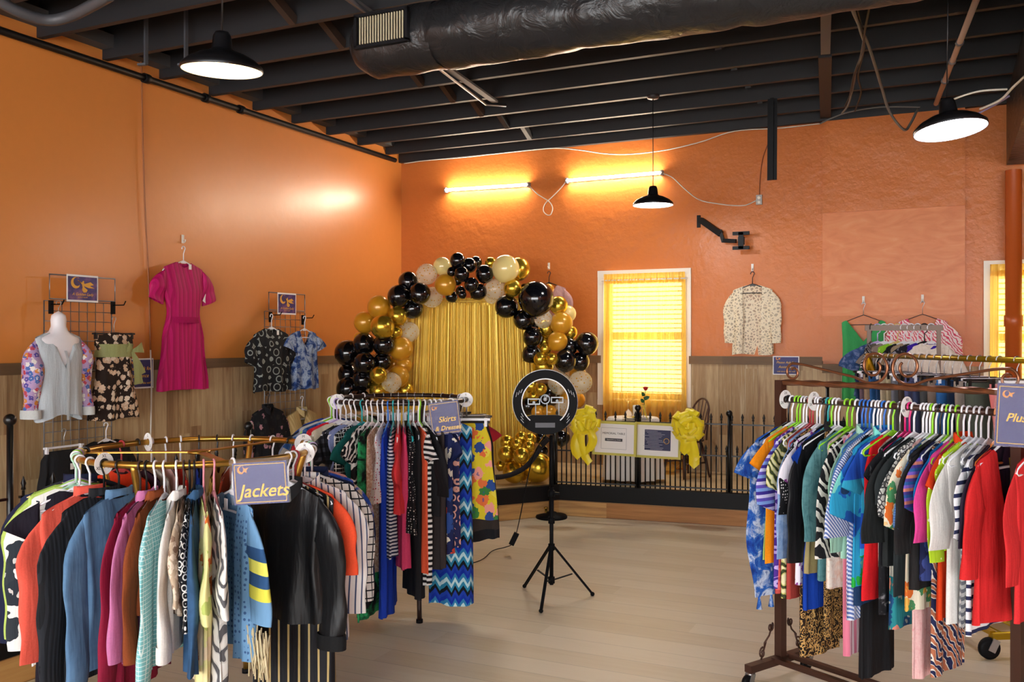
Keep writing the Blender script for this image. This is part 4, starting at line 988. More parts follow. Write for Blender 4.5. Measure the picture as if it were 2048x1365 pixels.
# angle, hem row, spec
front_rack = [
 (-106, 1210, ('cardigan', 'charcoal knit cardigan at the far left back', 'cardigan', S('2c2c33'), 'k', dict(sl=.5, w=.19))),
 (-99, 1265, ('blazer', 'navy blazer behind the lime jackets', 'jacket', navy, 'y', dict(sl=.6, w=.245, prof='jacket', collar=navy))),
 (-95, 1240, ('cardigan', 'dark olive brown cardigan next to the navy blazer', 'cardigan', S('3c3524'), 'l', dict(sl=.58, w=.19, prof='jacket'))),
 (-91, 1205, ('cardigan', 'yellow green cardigan behind the pale lime jacket', 'cardigan', S('93b04a'), 'g', dict(sl=.5, w=.18))),
 (-86, 1255, ('jacket', 'pale lime jacket with long sleeves', 'jacket', S('bcd46a'), 'w', dict(sl=.56, w=.18, prof='jacket'))),
 (-77, 1335, ('blouse', 'white blouse with black flowers and teal yoke', 'blouse', pat('flo', 'ece6e0', '2a3038', 'ece6e0', '30363c', 'ece6e0', s=.12), 'i', dict(sl=.58, w=.168, msl=None))),
 (-69, 1365, ('tunic', 'black tunic hanging below the white flowered blouse', 'tunic', S('1a1522'), 'w', dict(L=.78, w=.17, sl=.1, prof='tank', neck='scoop'))),
 (-57, 1305, ('blazer', 'coral red blazer with stitched collar seam', 'jacket', coral, 'w', dict(sl=.54, w=.205, prof='jacket', collar=coral, rot=.12))),
 (-46, 1375, ('cardigan', 'black ribbed cardigan beside the coral blazer', 'cardigan', pat('vs', '17181c', '26282e', s=.016), 'k', dict(sl=.62, w=.19, collar=pat('vs', '17181c', '26282e', s=.016), prof='jacket'))),
 (-37, 1350, ('denim_jacket', 'faded blue denim jacket with a raised collar', 'jacket', pat('tie', '4a6a8c', '6288ac', s=.2), 'k', dict(sl=.6, w=.185, collar=pat('tie', '4a6a8c', '6288ac', s=.2), prof='jacket'))),
 (-26, 1400, ('coat', 'burgundy red long coat', 'coat', S('8c1838'), 'd', dict(sl=.62, w=.185, prof='jacket', neck='v'))),
 (-23, 1330, ('cardigan', 'orchid pink cardigan beside the burgundy coat', 'cardigan', S('c977a8'), 'k', dict(sl=.5, w=.19, collar=S('c977a8')))),
 (-19, 1210, ('suede_jacket', 'rust brown suede jacket', 'jacket', S('8a4420'), 'w', dict(sl=.5, w=.19, collar=S('8a4420')))),
 (-15, 1335, ('jacket', 'aqua and white tweed check jacket', 'jacket', pat('grid', '7fc0c4', 'd6ebe8', s=.016), 'w', dict(sl=.58, w=.20, prof='jacket', hemband=None))),
 (-9.6, 1310, ('shirt', 'white cotton shirt with rolled sleeve', 'shirt', S('ece8e2'), 'w', dict(sl=.48, w=.20, collar=S('ece8e2'), cuff=S('ece8e2')))),
 (-6.5, 1190, ('blouse', 'beige rose print blouse', 'blouse', pat('flo', 'b9a48c', 'd9c8b4', '8a6f5c', s=.03), 'd', dict(sl=.3, w=.18))),
 (-4, 1150, ('blouse', 'black and white paisley blouse', 'blouse', pat('ring', '16161a', 'd9d6d0', '16161a', s=.03), 'k', dict(sl=.4, w=.18))),
 (-2, 1345, ('denim_jacket', 'dark blue denim jacket with white seams', 'jacket', pat('tie', '24405e', '3c628c', s=.25), 'k', dict(sl=.55, w=.205, collar=S('35597f'), prof='jacket'))),
 (2, 1400, ('kimono', 'pale yellow kimono with orange roses', 'kimono', pat('flo', 'e2dc98', 'd9702e', 'e7d9a0', 'b4c26a', 'ecd7b4', s=.10), 'p', dict(sl=.36, w=.2, flare=1.5, prof='straight'))),
 (6.5, 1400, ('kimono', 'grey and white leaf print kimono', 'kimono', pat('brush', '5c5c60', 'd4d2ce', 'e8e6e2', s=.09), 'p', dict(sl=.34, w=.2, flare=1.4, prof='straight'))),
 (15, 1330, ('kimono', 'light blue fringed kimono with yellow border', 'kimono', pat('dot', '6d97bd', '3c5c86', s=.022), 'w', dict(sl=.40, w=.185, flare=1.7, prof='straight', open_=.05, neck='v', tag_=True, rot=.12, msl=pat('hs', '6d97bd', '6d97bd', 'd9d24e', '2c4f7a', 'e2dc62', '2c4f7a', '6d97bd', '6d97bd', s=.40)))),
 (50, 1400, ('dress', 'long black dress with gold pinstripes', 'dress', pat('vs', '14141a', '14141a', '14141a', '14141a', 'b9a06a', s=.05, rough=.6), 'w', dict(L=.95, w=.2, prof='straight', rot=0.0))),
 (52, 1262, ('blouse', 'bright vermilion blouse showing under black satin jacket', 'blouse', S('f0522e'), 'r', dict(sl=.3, w=.19))),
 (46, 1245, ('satin_jacket', 'black satin jacket with puffed cuffs', 'jacket', pat('solid', '1e1e20', rough=.36), 'w', dict(sl=.58, w=.185, prof='jacket', flare=1.25, collar=S('1e1e20'), tag_=True, b=.04, cuff=S('1a1a1c')))),
 (62, 1280, ('blazer', 'white blazer with thin navy stripes', 'jacket', pat('vs', 'ece9e6', 'ece9e6', 'ece9e6', '4a5878', s=.03), 'w', dict(sl=.5, w=.19, prof='jacket', collar=pat('vs', 'ece9e6', 'ece9e6', 'ece9e6', '4a5878', s=.03)))),
 (76, 1150, ('blouse', 'white blouse with black brick print', 'blouse', pat('grid', 'e9e6e2', '22242a', s=.035), 'w', dict(sl=.5, w=.188))),
 (82, 1185, ('jacket', 'navy jacket between brick print and splash print', 'jacket', S('202a4e'), 'k', dict(sl=.5, w=.188, collar=S('202a4e')))),
 (88, 1175, ('blouse', 'royal blue blouse with tan splashes', 'blouse', pat('tie', '1f3f9c', '2c55b8', 'd9c49a', '1c3a8c', s=.11), 'l', dict(sl=.5, w=.188))),
 (95, 1170, ('cardigan', 'hot magenta cardigan', 'cardigan', S('d0208c'), 'i', dict(sl=.52, w=.185))),
 (102, 1230, ('blouse', 'pink blouse with red and blue flowers', 'blouse', pat('flo', 'f0c4b8', 'd9503c', '6a7ab0', 'f0d0c4', s=.05), 'w', dict(sl=.55, w=.2))),
 (110, 1235, ('blouse', 'cream and navy striped hem blouse', 'blouse', pat('hs', 'e6dcc8', '2a2c4a', s=.03), 'w', dict(sl=.4, w=.2))),
 (122, 1190, ('shirt', 'taupe brocade shirt', 'shirt', pat('lace', '8c8068', 'b3a68c', s=.03), 'k', dict(sl=.5, w=.2, collar=S('8c8068')))),
 (136, 1150, ('cardigan', 'pumpkin orange cardigan on far right back', 'cardigan', S('e07030'), 'w', dict(sl=.4, w=.19))),
 (150, 1120, ('blouse', 'sage green blouse at the back', 'blouse', S('7c8c78'), 'w', dict(sl=.4, w=.19))),
 (161, 1120, ('blouse', 'rust red blouse at the back', 'blouse', S('b0442c'), 'w', dict(sl=.4, w=.19))),
 (170, 1120, ('blouse', 'mustard blouse at the back', 'blouse', S('c9a24a'), 'k', dict(sl=.4, w=.19))),
 (180, 1120, ('blouse', 'cobalt blouse at the back', 'blouse', S('1f3fa0'), 'k', dict(sl=.4, w=.19))),
 (190, 1120, ('blouse', 'scarlet blouse at the back', 'blouse', S('cc2a20'), 'w', dict(sl=.4, w=.19))),
 (198, 1120, ('blouse', 'powder pink blouse at the back', 'blouse', S('d9b0ac'), 'w', dict(sl=.4, w=.19))),
 (206, 1120, ('cardigan', 'ivory cardigan at the back', 'cardigan', S('e0d8ca'), 'w', dict(sl=.4, w=.19))),
 (214, 1120, ('cardigan', 'plum cardigan at the back', 'cardigan', S('3c2438'), 'k', dict(sl=.4, w=.19))),
 (224, 1150, ('blazer', 'tomato red blazer seen inside the ring', 'jacket', S('e8401e'), 'r', dict(sl=.5, w=.19))),
]
for th, yb, sp in front_rack:
    spot, rz = ring_spot(c1, R1, Z1, th)
    name, wd, cat, m, hc, o = sp; o = dict(o)
    if 'L' not in o: o['L'] = max(.42, min(.92, hem_L(spot, rz, yb, .2 if abs(th) < 80 else .12)))
    seat_hang(spot, rz, (name, wd, cat, m, hc, o), G1, 'hangers on the gold round rack', 'garments on the gold round rack', .026)
# fringe of the blue kimono is a part of it
m_fringe = pat('vs', 'd9caa4', 'c2b08a', s=.008)
for o in [x for x in C.objects if x.get('label', '').startswith('light blue fringed')]:
    for s in (-1, 1):
        f = MB(); x0 = .185*.9+.075
        for k in range(22):
            x = s*(x0-.08+.16*k/21); z = -.66+.02*sin(k*2.1); f.tube([(x, -.02*sin(k), z+.03), (x+.012*sin(k*1.7), -.01*sin(k), z-.05), (x+.02*sin(k*2.3), .012*sin(k*3), z-.13-.02*sin(k*1.3))], .0035, 4)
        f.build('fringe', m_fringe, o)
# ---------------------------------------------------------------- brown rack with skirts and dresses
c2 = at(799, 682, 5.7); Z2, R2 = 1.288, .42
round_rack('round_clothes_rack', 'dark brown round rack of skirts and dresses before the balloon arch', c2, Z2, R2, m_brown, 4, -.35)
G2 = 'brown round rack'
zz_blue = pat('zz', '1c3fa8', '10161e', '2c86a8', 'bfe0e4', '2f7fb0', '1030a0', s=.15)
mid_rack = [
 (-118, 1010, ('top', 'slate grey sweater top', 'top', S('5c6070'), 'w', dict(sl=.3))), (-108, 1000, ('top', 'ivory and black striped top', 'top', pat('hs', 'e2ddd0', '24242a', s=.03), 'w', dict(sl=.3))),
 (-99, 1060, ('dress', 'royal blue shift dress', 'dress', S('1c3a8c'), 'w', dict(prof='straight', sl=.15))), (-91, 1000, ('dress', 'black cap sleeve dress on left side', 'dress', S('1c1c22'), 'k', dict(prof='dress', sl=.12))),
 (-84, 1040, ('top', 'periwinkle grey top', 'top', S('7c88a8'), 'w', dict(sl=.2, prof='shirt'))), (-77, 1060, ('dress', 'pale grey knit dress', 'dress', S('b4b0a8'), 'g', dict(prof='straight', sl=.2))),
 (-69, 1060, ('dress', 'indigo tie dye dress', 'dress', pat('tie', '14264e', '24508c', '7ca0c4', s=.06), 'w', dict(prof='straight', sl=.1))), (-62, 980, ('top', 'red satin top with ruched shoulder', 'top', pat('solid', 'd0202e', rough=.35), 'l', dict(sl=.1))),
 (-56, 1110, ('dress', 'long cream jersey dress', 'dress', S('d9ccb2'), 'w', dict(prof='straight', sl=.12))), (-48, 1100, ('dress', 'black dress with sheer plaid skirt', 'dress', pat('plaid', '17171b', '26262c', '4a4c54', s=.05), 'w', dict(prof='dress', sl=.14))),
 (-42, 1020, ('dress', 'lavender blue dress', 'dress', S('8c98c8'), 'w', dict(prof='dress'))), (-37, 1180, ('dress', 'black dress with white houndstooth squares', 'dress', pat('grid', '1c1c20', 'e6e4de', s=.022), 'w', dict(prof='straight'))),
 (-31, 1200, ('dress', 'deep teal green dress', 'dress', S('14605c'), 't', dict(prof='dress', sl=.12))), (-26, 1120, ('dress', 'zebra stripe wrap dress', 'dress', pat('brush', '17171b', 'e9e6e0', s=.06), 'w', dict(prof='straight', sl=.1))),
 (-22, 1235, ('dress', 'black dress with green leaf hem', 'dress', pat('tie', '15151a', '1a1a20', '2fae6a', '17171b', s=.12), 'w', dict(prof='straight'))),
 (-17, 1145, ('dress', 'rust speckled white maxi dress', 'dress', pat('tie', '8c5c44', 'b08c74', 'd9cdbc', s=.016), 'w', dict(prof='straight'))),
 (-13, 1000, ('dress', 'red and white checked dress', 'dress', pat('dot', 'd9d0cc', 'b02c38', s=.015), 'w', dict(prof='dress', w=.18))), (-9, 1230, ('dress', 'bright cobalt maxi dress', 'dress', S('1a3fb8'), 'b', dict(prof='straight'))),
 (-5, 1110, ('dress', 'navy and white shibori stripe dress', 'dress', pat('hs', '1c2444', 'd4d6dc', s=.02), 't', dict(prof='straight', w=.18))),
 (-1, 1020, ('dress', 'scarlet flutter sleeve dress', 'dress', S('e23a40'), 'w', dict(prof='dress', sl=.24, flare=1.7, w=.2))), (3, 1135, ('dress', 'raspberry pink shift dress', 'dress', S('d9436e'), 's', dict(prof='straight', w=.17))),
 (7, 1060, ('dress', 'white confetti print black dress', 'dress', pat('dot', '17171b', 'd4d0c8', s=.014), 't', dict(prof='dress'))), (11, 1195, ('skirt', 'long black pleated skirt low on the ring', 'skirt', S('1b1b1f'), 'w', dict(prof='straight', w=.17))),
 (15, 1140, ('dress', 'tangerine shift dress', 'dress', S('f0603c'), 'w', dict(prof='straight', w=.18))), (16, 1165, ('dress', 'black and white awning stripe dress', 'dress', pat('hs', '17171b', 'e6e4e0', s=.03), 'g', dict(prof='straight', sl=.12, w=.18))),
 (20, 1028, ('dress', 'roomy black short sleeve dress', 'dress', S('1a1a1e'), 'w', dict(prof='straight', sl=.3, flare=1.25, w=.21))), (25, 1135, ('dress', 'charcoal brown shift dress', 'dress', S('3a3232'), 'w', dict(prof='straight', w=.17))),
 (29, 1105, ('dress', 'navy dress with big red and white flowers', 'dress', pat('flo', '1c2450', 'd04a3c', '1c2450', 'e2d9c8', '2c4a8c', s=.07), 'w', dict(prof='straight', sl=.1))),
 (34, 1090, ('dress', 'navy dress with pink paisley scrolls', 'dress', pat('ring', '20244c', 'd9a090', '20244c', s=.05), 'w', dict(prof='straight'))),
 (46, 1212, ('maxi_dress', 'long blue zigzag maxi dress facing the aisle', 'dress', zz_blue, 'w', dict(prof='straight', neck='v', w=.135, amp=.018, b=.045, rot=.35))),
 (64, 1040, ('skirt', 'yellow skirt with orange and green flowers', 'skirt', pat('flo', 'd9c42a', 'e0703c', '3c7c3c', 'e2d24a', 'e89a8c', '2c4a8c', s=.07), 'w', dict(prof='skirt', w=.2, rot=.3))),
 (76, 1060, ('trousers', 'dark brown trousers clipped at the waist', 'trousers', S('38302c'), 'k', dict(prof='skirt', w=.18, rot=.3))),
 (88, 1080, ('skirt', 'black pleated skirt below the brown trousers', 'skirt', S('1d1d22'), 'k', dict(prof='skirt', w=.19, rot=.2))),
 (96, 960, ('skirt', 'white lace skirt', 'skirt', pat('lace', 'e6e0d4', 'f2eee6', s=.02), 'w', dict(prof='skirt', w=.17))), (104, 1015, ('skirt', 'denim navy skirt', 'skirt', S('1c3a68'), 'k', dict(prof='skirt', w=.18))),
 (112, 940, ('top', 'red collared top at the right side', 'top', S('c02838'), 'w', dict(sl=.1))),
 (126, 1000, ('skirt', 'plum skirt at the back', 'skirt', S('3c2440'), 'k', dict(prof='skirt'))), (138, 1000, ('skirt', 'khaki skirt at the back', 'skirt', S('9c8c68'), 'w', dict(prof='skirt'))), (148, 1000, ('skirt', 'grey wool skirt at the back', 'skirt', S('6a6a70'), 'w', dict(prof='skirt'))),
 (158, 1000, ('skirt', 'rose red skirt at the back', 'skirt', S('b83858'), 'd', dict(prof='skirt'))), (166, 1000, ('skirt', 'beige skirt at the back', 'skirt', S('d0c0a4'), 'w', dict(prof='skirt'))), (173, 1000, ('skirt', 'olive skirt at the back', 'skirt', S('5c6038'), 'w', dict(prof='skirt'))),
 (181, 1000, ('skirt', 'white cotton skirt at the back', 'skirt', S('e6e4de'), 'w', dict(prof='skirt'))), (188, 1000, ('skirt', 'steel blue skirt at the back', 'skirt', S('4c6c90'), 'w', dict(prof='skirt'))), (195, 1000, ('skirt', 'copper skirt at the back', 'skirt', S('a0603c'), 'w', dict(prof='skirt'))),
 (204, 1000, ('skirt', 'black velvet skirt at the back', 'skirt', S('141418'), 'w', dict(prof='skirt'))), (214, 1000, ('top', 'mint top at the back', 'top', S('9cc8b0'), 'w', dict(sl=.2))), (228, 1000, ('top', 'gold lame top at the back', 'top', S('c09a3c'), 'w', dict(sl=.2))),
]
for th, yb, sp in mid_rack:
    spot, rz = ring_spot(c2, R2, Z2, th)
    name, wd, cat, m, hc, o = sp; o = dict(o)
    if 'L' not in o: o['L'] = max(.34, min(1.1, hem_L(spot, rz, yb, .1)-(.1 if o.get('prof') == 'skirt' else 0)))
    o.setdefault('w', .19)
    if o.get('prof') != 'skirt': o.setdefault('neck', grs.choice(('crew', 'scoop', 'v')))
    seat_hang(spot, rz, (name, wd, cat, m, hc, o), G2, 'hangers on the brown round rack', 'garments on the brown round rack', .028)
for x in C.objects:
    if x.name.startswith('maxi_dress'):
        mi = MB()
        def inset(u, v): return ((u-.5)*.13*(1-v), -.045-.012*v, -.135-.17*v)
        mi.quadgrid(inset, 6, 6).build('lace_inset', pat('lace', '8cc4bc', 'dfe8e0', s=.014), x)
# ---------------------------------------------------------------- brown rolling rack
m_rk = plain('rack_bronze', '4a3026', .35, .4); m_cop = plain('rack_copper', '8a5a3e', .3, .7)
A3 = onz(1553, 795, 1.372); B3 = onz(2030, 824, 1.372); A3.z = B3.z = 0
# keep the bar level: take the plan positions from the floor marks of the two posts
A3 = onz(1588, 1310, .09); A3 = at(1561, 800, 4.46); B3 = at(2036, 824, 3.55); A3.z = B3.z = 0
D3 = (B3-A3); L3 = D3.length; D3n = D3/L3; rz3 = math.atan2(D3n.y, D3n.x); ZB, ZT = 1.367, 1.46
t = thing('rolling_clothes_rack', 'bronze rolling rack with scroll top full of plus size clothes', 'clothes rack', A3, rz3)
for x in (0, L3):
    MB().bar((x, 0, .10), (x, 0, ZT), .04, .04, up=(0, 1, 0)).build('post', m_rk, t)
    MB().bar((x, -.24, .10), (x, .24, .10), .04, .035).build('base_bar', m_rk, t)
    sc2 = MB()
    for s in (-1, 1):
        sp_ = [(x, s*(.03+.035*(k/14)), .25+0*k) for k in range(0)]
        cen1, cen2 = Vector((x, s*.075, .27)), Vector((x, s*.135, .155))
        pts = [cen1+Vector((0, s*.022*(1-k/16)*cos(k*.55+2.4), .026*(1-k/16)*sin(k*.55+2.4))) for k in range(15, -1, -1)]
        pts += [Vector((x, s*.085, .23)), Vector((x, s*.12, .2))]
        pts += [cen2+Vector((0, s*.024*(1-k/18)*cos(2.2-k*.55), .03*(1-k/18)*sin(2.2-k*.55))) for k in range(16)]
        sc2.tube(pts, .0045, 6); sc2.tube([(x, s*.11, .205), (x, s*.145, .125)], .0045, 6)
    sc2.build('scroll_bracket', m_rk, t)
    for s in (-1, 1):
        cs = MB(); cs.tube([(x, s*.22, .1), (x, s*.22, .075)], .012, 10)
        for k in (-1, 1): cs.bar((x+.018*k, s*.22, .078), (x+.018*k, s*.22-.018, .03), .004, .028)
        cs.lathe([(.001, .07), (.022, .07), (.022, .08), (.001, .08)], (x, s*.22, 0), 14)
        ca = cs.build('caster', plain('caster_steel', 'b4b7bb', .3, .9), t)
        w_ = MB().lathe([(.001, -.013), (.026, -.013), (.035, -.010), (.036, 0), (.035, .010), (.026, .013), (.001, .013)], n=24).build('wheel', m_blk, ca)
        w_.matrix_local = Matrix.Translation((x, s*.22-.02, .0365)) @ Matrix.Rotation(PI/2, 4, 'Y')
for s in (-1, 1): MB().bar((0, s*.055, .11), (L3, s*.055, .11), .03, .022).build('base_rail', m_rk, t)
MB().tube([(0, 0, ZB), (L3, 0, ZB)], .0145, 12).build('hang_bar', m_rk, t)
tw = MB()
def twist(u, v): a = 2*PI*u+v*14; k = .011/max(abs(cos(2*PI*u)), abs(sin(2*PI*u))); return (L3*v, k*cos(a), ZT-.01+k*sin(a))
tw.quadgrid(twist, 16, 150).build('twisted_top_rail', m_cop, t)
sc3 = MB(); mx = L3/2+.02
def spiral(cx, cz, r0, turns, a0, sgn, n=40): return [Vector((cx+sgn*r0*(1-.62*k/n)*cos(a0+k/n*turns*2*PI), 0, cz+r0*(1-.62*k/n)*sin(a0+k/n*turns*2*PI))) for k in range(n+1)]
for s in (-1, 1):
    big = spiral(mx+s*.078, ZT+.078, .073, 1.35, -1.5, -s)
    sm = [Vector((mx+s*(.51+.045*(1-.5*k/24)*sin(-2.0+k*.22)*1), 0, ZT+.062+.052*(1-.5*k/24)*cos(-2.0+k*.22+1.2))) for k in range(25)]
    end = spiral(mx+s*.505, ZT+.04, .042, 1.1, 1.7, -s, 30)
    path = end[::-1]+[Vector((mx+s*(.45-.07*k), 0, ZT+.078-.013*k)) for k in range(0, 5)]+[Vector((mx+s*.115, 0, ZT+.004))]+big
    sc3.tube(smooth_path(path, 2), .0062, 8)
sc3.build('scroll_top', m_cop, t)
def bar_t(P, Q, px):
    d = Q-P; k = (px-1024)/FPX; a = P-CAM; return (k*a.dot(FW)-a.dot(RT))/(d.dot(RT)-k*d.dot(FW))
G3 = 'bronze rolling rack'
trop = pat('flo', '2c9cc8', '28b044', '1f5cb4', '7ad0c4', '2c9cc8', s=.13)
right_rack = [
 (1555, 1150, ('poncho_dress', 'blue watercolour dress with tasselled hem', 'dress', pat('tie', '12306e', '1a429a', '2f66b4', 'c4cede', '1c4290', s=.07), 'k', dict(prof='poncho', sl=.14, flare=1.2, w=.23, hem=.0, tassel=(-.2, -.12), L=.8))),
 (1562, 1110, ('tank_top', 'pale lime tank top', 'top', S('bcd470'), 'w', dict(prof='tank', w=.21))), (1572, 1116, ('tunic', 'bright orange sleeveless tunic', 'tunic', S('f5920c'), 'g', dict(prof='straight', sl=.1, w=.22))),
 (1578, 1172, ('blouse', 'coral blouse with layered ruffles', 'blouse', pat('hs', 'd9605c', 'd9605c', 'b84844', s=.06), 'g', dict(prof='straight', w=.2))),
 (1585, 1165, ('tunic', 'lilac tunic with purple ring print', 'tunic', pat('ring', 'b9a4dc', '4c2c8c', s=.05), 'w', dict(prof='straight', sl=.28, w=.21, msl=pat('hs', '5c4cb0', 'c9c4e8', '3c2c8c', '7a9cd8', s=.06)))),
 (1591, 1182, ('blouse', 'olive and yellow brush print blouse', 'blouse', pat('brush', '3c4428', 'c4c070', 'e2dcb0', s=.06), 'w', dict(prof='straight', sl=.2, w=.19))),
 (1598, 1185, ('blouse', 'brick red plain blouse', 'blouse', S('b4443c'), 'r', dict(prof='straight', w=.19))),
 (1604, 1096, ('shirt', 'bleached sky blue denim shirt', 'shirt', pat('tie', '6a8cc4', '8caad8', 'b4c8e4', s=.05), 'r', dict(sl=.5, w=.21))),
 (1612, 1010, ('top', 'black polka dot top', 'top', pat('dot', '17171b', 'e6e4e0', s=.014), 'w', dict(sl=.3, w=.2))),
 (1618, 1305, ('maxi_dress', 'long tiger and leopard print dress', 'dress', pat('leo', 'a8783c', '1c1612', 'c49a5c', '2a1c12', s=.022), 'w', dict(prof='straight', sl=.3, w=.14))),
 (1628, 1158, ('blouse', 'white blouse with purple flower sprigs', 'blouse', pat('flo', 'e6e0ea', '8c3c8c', 'e6e0ea', 'e6e0ea', s=.03), 'k', dict(sl=.22, w=.2))),
 (1634, 1205, ('dress', 'cobalt blue sleeveless dress', 'dress', S('0f3fa8'), 't', dict(prof='straight', sl=.08, w=.2))),
 (1641, 1135, ('vest', 'khaki tan sleeveless vest', 'vest', S('a89868'), 'g', dict(prof='tank', w=.2, placket=S('a89868')))),
 (1648, 1052, ('satin_shirt', 'black sheer pleated shirt', 'shirt', pat('solid', '19191c', rough=.45), 'w', dict(sl=.5, w=.22, collar=S('19191c')))),
 (1655, 1285, ('trousers', 'leopard print trousers', 'trousers', pat('leo', 'a07840', '17120e', 'b48c50', '241a10', s=.014), 'w', dict(prof='straight', L=.95, w=.1))),
 (1672, 1150, ('shirt', 'teal grey washed shirt', 'shirt', pat('tie', '3c6c74', '5c8c90', '2f5c64', s=.08), 'g', dict(sl=.4, w=.2))),
 (1682, 1165, ('blouse', 'rust and white tie dye blouse', 'blouse', pat('tie', 'b06a34', 'ece2d6', 'e0b090', s=.07), 'g', dict(prof='straight', w=.19))),
 (1692, 1100, ('jacket', 'black and white brush stroke jacket', 'jacket', pat('brush', '1b1b1f', 'ddd9d0', s=.07), 'w', dict(sl=.45, w=.22, flare=1.2))),
 (1702, 1280, ('scarf_top', 'pink and white striped long top', 'top', pat('vs', 'e07c94', 'f4d8dc', s=.03), 'b', dict(prof='straight', L=.98, w=.13))),
 (1709, 1104, ('shirt', 'mint green shirt', 'shirt', S('a4d4bc'), 'b', dict(sl=.42, w=.21, collar=S('a4d4bc')))),
 (1717, 1050, ('top', 'sky blue plain top', 'top', S('5c94d4'), 'b', dict(sl=.2, w=.2))),
 (1725, 1222, ('shirt', 'white and blue pinstripe shirt', 'shirt', pat('dg', 'dfe4f2', '5c74b4', s=.018), 'w', dict(sl=.34, w=.22, flare=1.7, prof='straight'))),
 (1733, 1312, ('trousers', 'long plain black trousers', 'trousers', S('1b1b1e'), 'w', dict(prof='straight', L=1.06, w=.13))),
 (1739, 1195, ('dress', 'dark denim blue shift dress', 'dress', S('1f3a60'), 'w', dict(prof='straight', sl=.2, w=.2))),
 (1746, 1160, ('hawaiian_shirt', 'turquoise shirt with big green tropical leaves', 'shirt', trop, 'b', dict(sl=.26, w=.22, flare=1.3, prof='straight', collar=trop))),
 (1755, 1100, ('top', 'aqua and cobalt top', 'top', pat('hs', '2f9cc0', '1c4cb0', s=.3), 'w', dict(sl=.15, w=.2))),
 (1764, 1190, ('tank_top', 'fire red halter top', 'top', S('e01c24'), 'g', dict(prof='tank', w=.2))),
 (1778, 1120, ('blouse', 'blush blouse with coral roses', 'blouse', pat('flo', 'e6c4b8', 'd06a5c', 'e6d4c8', 'a8b08c', s=.05), 'c', dict(prof='straight', w=.19))),
 (1788, 1212, ('tunic', 'black tunic embroidered with white thread', 'tunic', pat('tie', '15151a', '15151a', '1a1a1e', '8c8c90', s=.05), 'm', dict(prof='straight', sl=.1, w=.2))),
 (1797, 1245, ('blouse', 'teal and peach patchwork blouse', 'blouse', pat('flo', '2c8c94', 'e0907c', '1f4c7c', 'd9d4c4', s=.06), 'm', dict(prof='straight', w=.17))),
 (1806, 1120, ('jacket', 'black jacket with white piping', 'jacket', S('232627'), 'w', dict(sl=.34, w=.215, flare=1.3, placket=S('d9d9d6')))),
 (1824, 1180, ('dress', 'dark forest grey dress', 'dress', S('2a3032'), 'w', dict(prof='straight', sl=.2, w=.2))),
 (1831, 1060, ('top', 'ivory top with black lattice trim', 'top', pat('lace', 'd9d9d4', '4a4a4c', s=.02), 'w', dict(sl=.25, w=.19))),
 (1838, 1285, ('tunic', 'rose pink sequinned long tunic', 'tunic', pat('tie', 'e09c9c', 'ecc0bc', 'e09c9c', s=.03), 'w', dict(prof='straight', L=.99, w=.13))),
 (1843, 1065, ('top', 'steel blue textured top', 'top', pat('hs', '3f5f90', '5478a8', s=.01), 'g', dict(sl=.28, w=.2))),
 (1850, 1208, ('blouse', 'cream blouse with orange and green flowers', 'blouse', pat('flo', 'ebe0c6', 'e0702c', '4c8c5c', 'ebe0c6', 'e8b050', s=.06), 'w', dict(prof='straight', sl=.28, w=.2, flare=1.2))),
 (1858, 1165, ('tunic', 'charcoal black long sleeve tunic', 'tunic', S('262526'), 'k', dict(prof='straight', sl=.36, w=.225, flare=1.1))),
 (1866, 1150, ('dress', 'navy dress with orange ikat print', 'dress', pat('flo', '232850', 'c4805c', '232850', '3c4c8c', s=.06), 'w', dict(prof='straight', sl=.2, w=.19, msl=pat('hs', '4c3c8c', 'd07c6c', '7c5cc0', '2c5c9c', s=.05)))),
 (1874, 1270, ('tunic', 'indigo and white swirl tunic', 'tunic', pat('brush', '20264c', 'd9d4c8', 'b06a4c', s=.06), 'g', dict(prof='straight', L=.95, w=.14))),
 (1882, 1090, ('top', 'vivid azure top', 'top', S('1a7cc4'), 'w', dict(sl=.22, w=.19))),
 (1893, 1030, ('top', 'bubblegum pink short sleeve top', 'top', S('e8489c'), 'g', dict(sl=.30, w=.215, flare=1.15))),
 (1905, 1222, ('tunic', 'orange red tunic with a high collar', 'tunic', S('e04214'), 'w', dict(prof='straight', sl=.1, w=.215, collar=S('e04214')))),
 (1916, 1090, ('blouse', 'lime blouse with white dots', 'blouse', pat('dot', 'b4d82c', 'eef2d8', s=.022), 'w', dict(sl=.38, w=.2))),
 (1930, 1232, ('cardigan', 'open white cardigan', 'cardigan', S('ece9e4'), 'w', dict(prof='straight', sl=.32, w=.21, flare=1.2))),
 (1940, 1240, ('tunic', 'grey and white zigzag tunic', 'tunic', pat('zz', 'd9d9d8', '7c7f88', s=.03), 'w', dict(prof='straight', w=.18))),
 (1955, 1250, ('blouse', 'navy and white wide stripe blouse', 'blouse', pat('hs', 'ececf0', 'ececf0', '262c50', s=.045), 'w', dict(prof='straight', sl=.28, w=.2))),
 (1972, 1120, ('jacket', 'aubergine jacket behind the red cardigan', 'jacket', S('2c2034'), 'o', dict(sl=.3, w=.2))),
 (1990, 1232, ('cardigan', 'red boucle cardigan with gold chain trim', 'cardigan', S('dc2a2c'), 'w', dict(prof='straight', sl=.40, w=.23, flare=1.1, cut=(.085, .3, 1.2), b=.022, rot=.0, placket=pat('dot', 'b9962c', '7a5c14', s=.008), tag_=True))),
 (2058, 1225, ('cardigan', 'second red cardigan beyond the rack post', 'cardigan', S('e03034'), 'w', dict(prof='straight', sl=.40, w=.22, placket=pat('dot', 'b9962c', '7a5c14', s=.008)))),
]
px_prev = -9
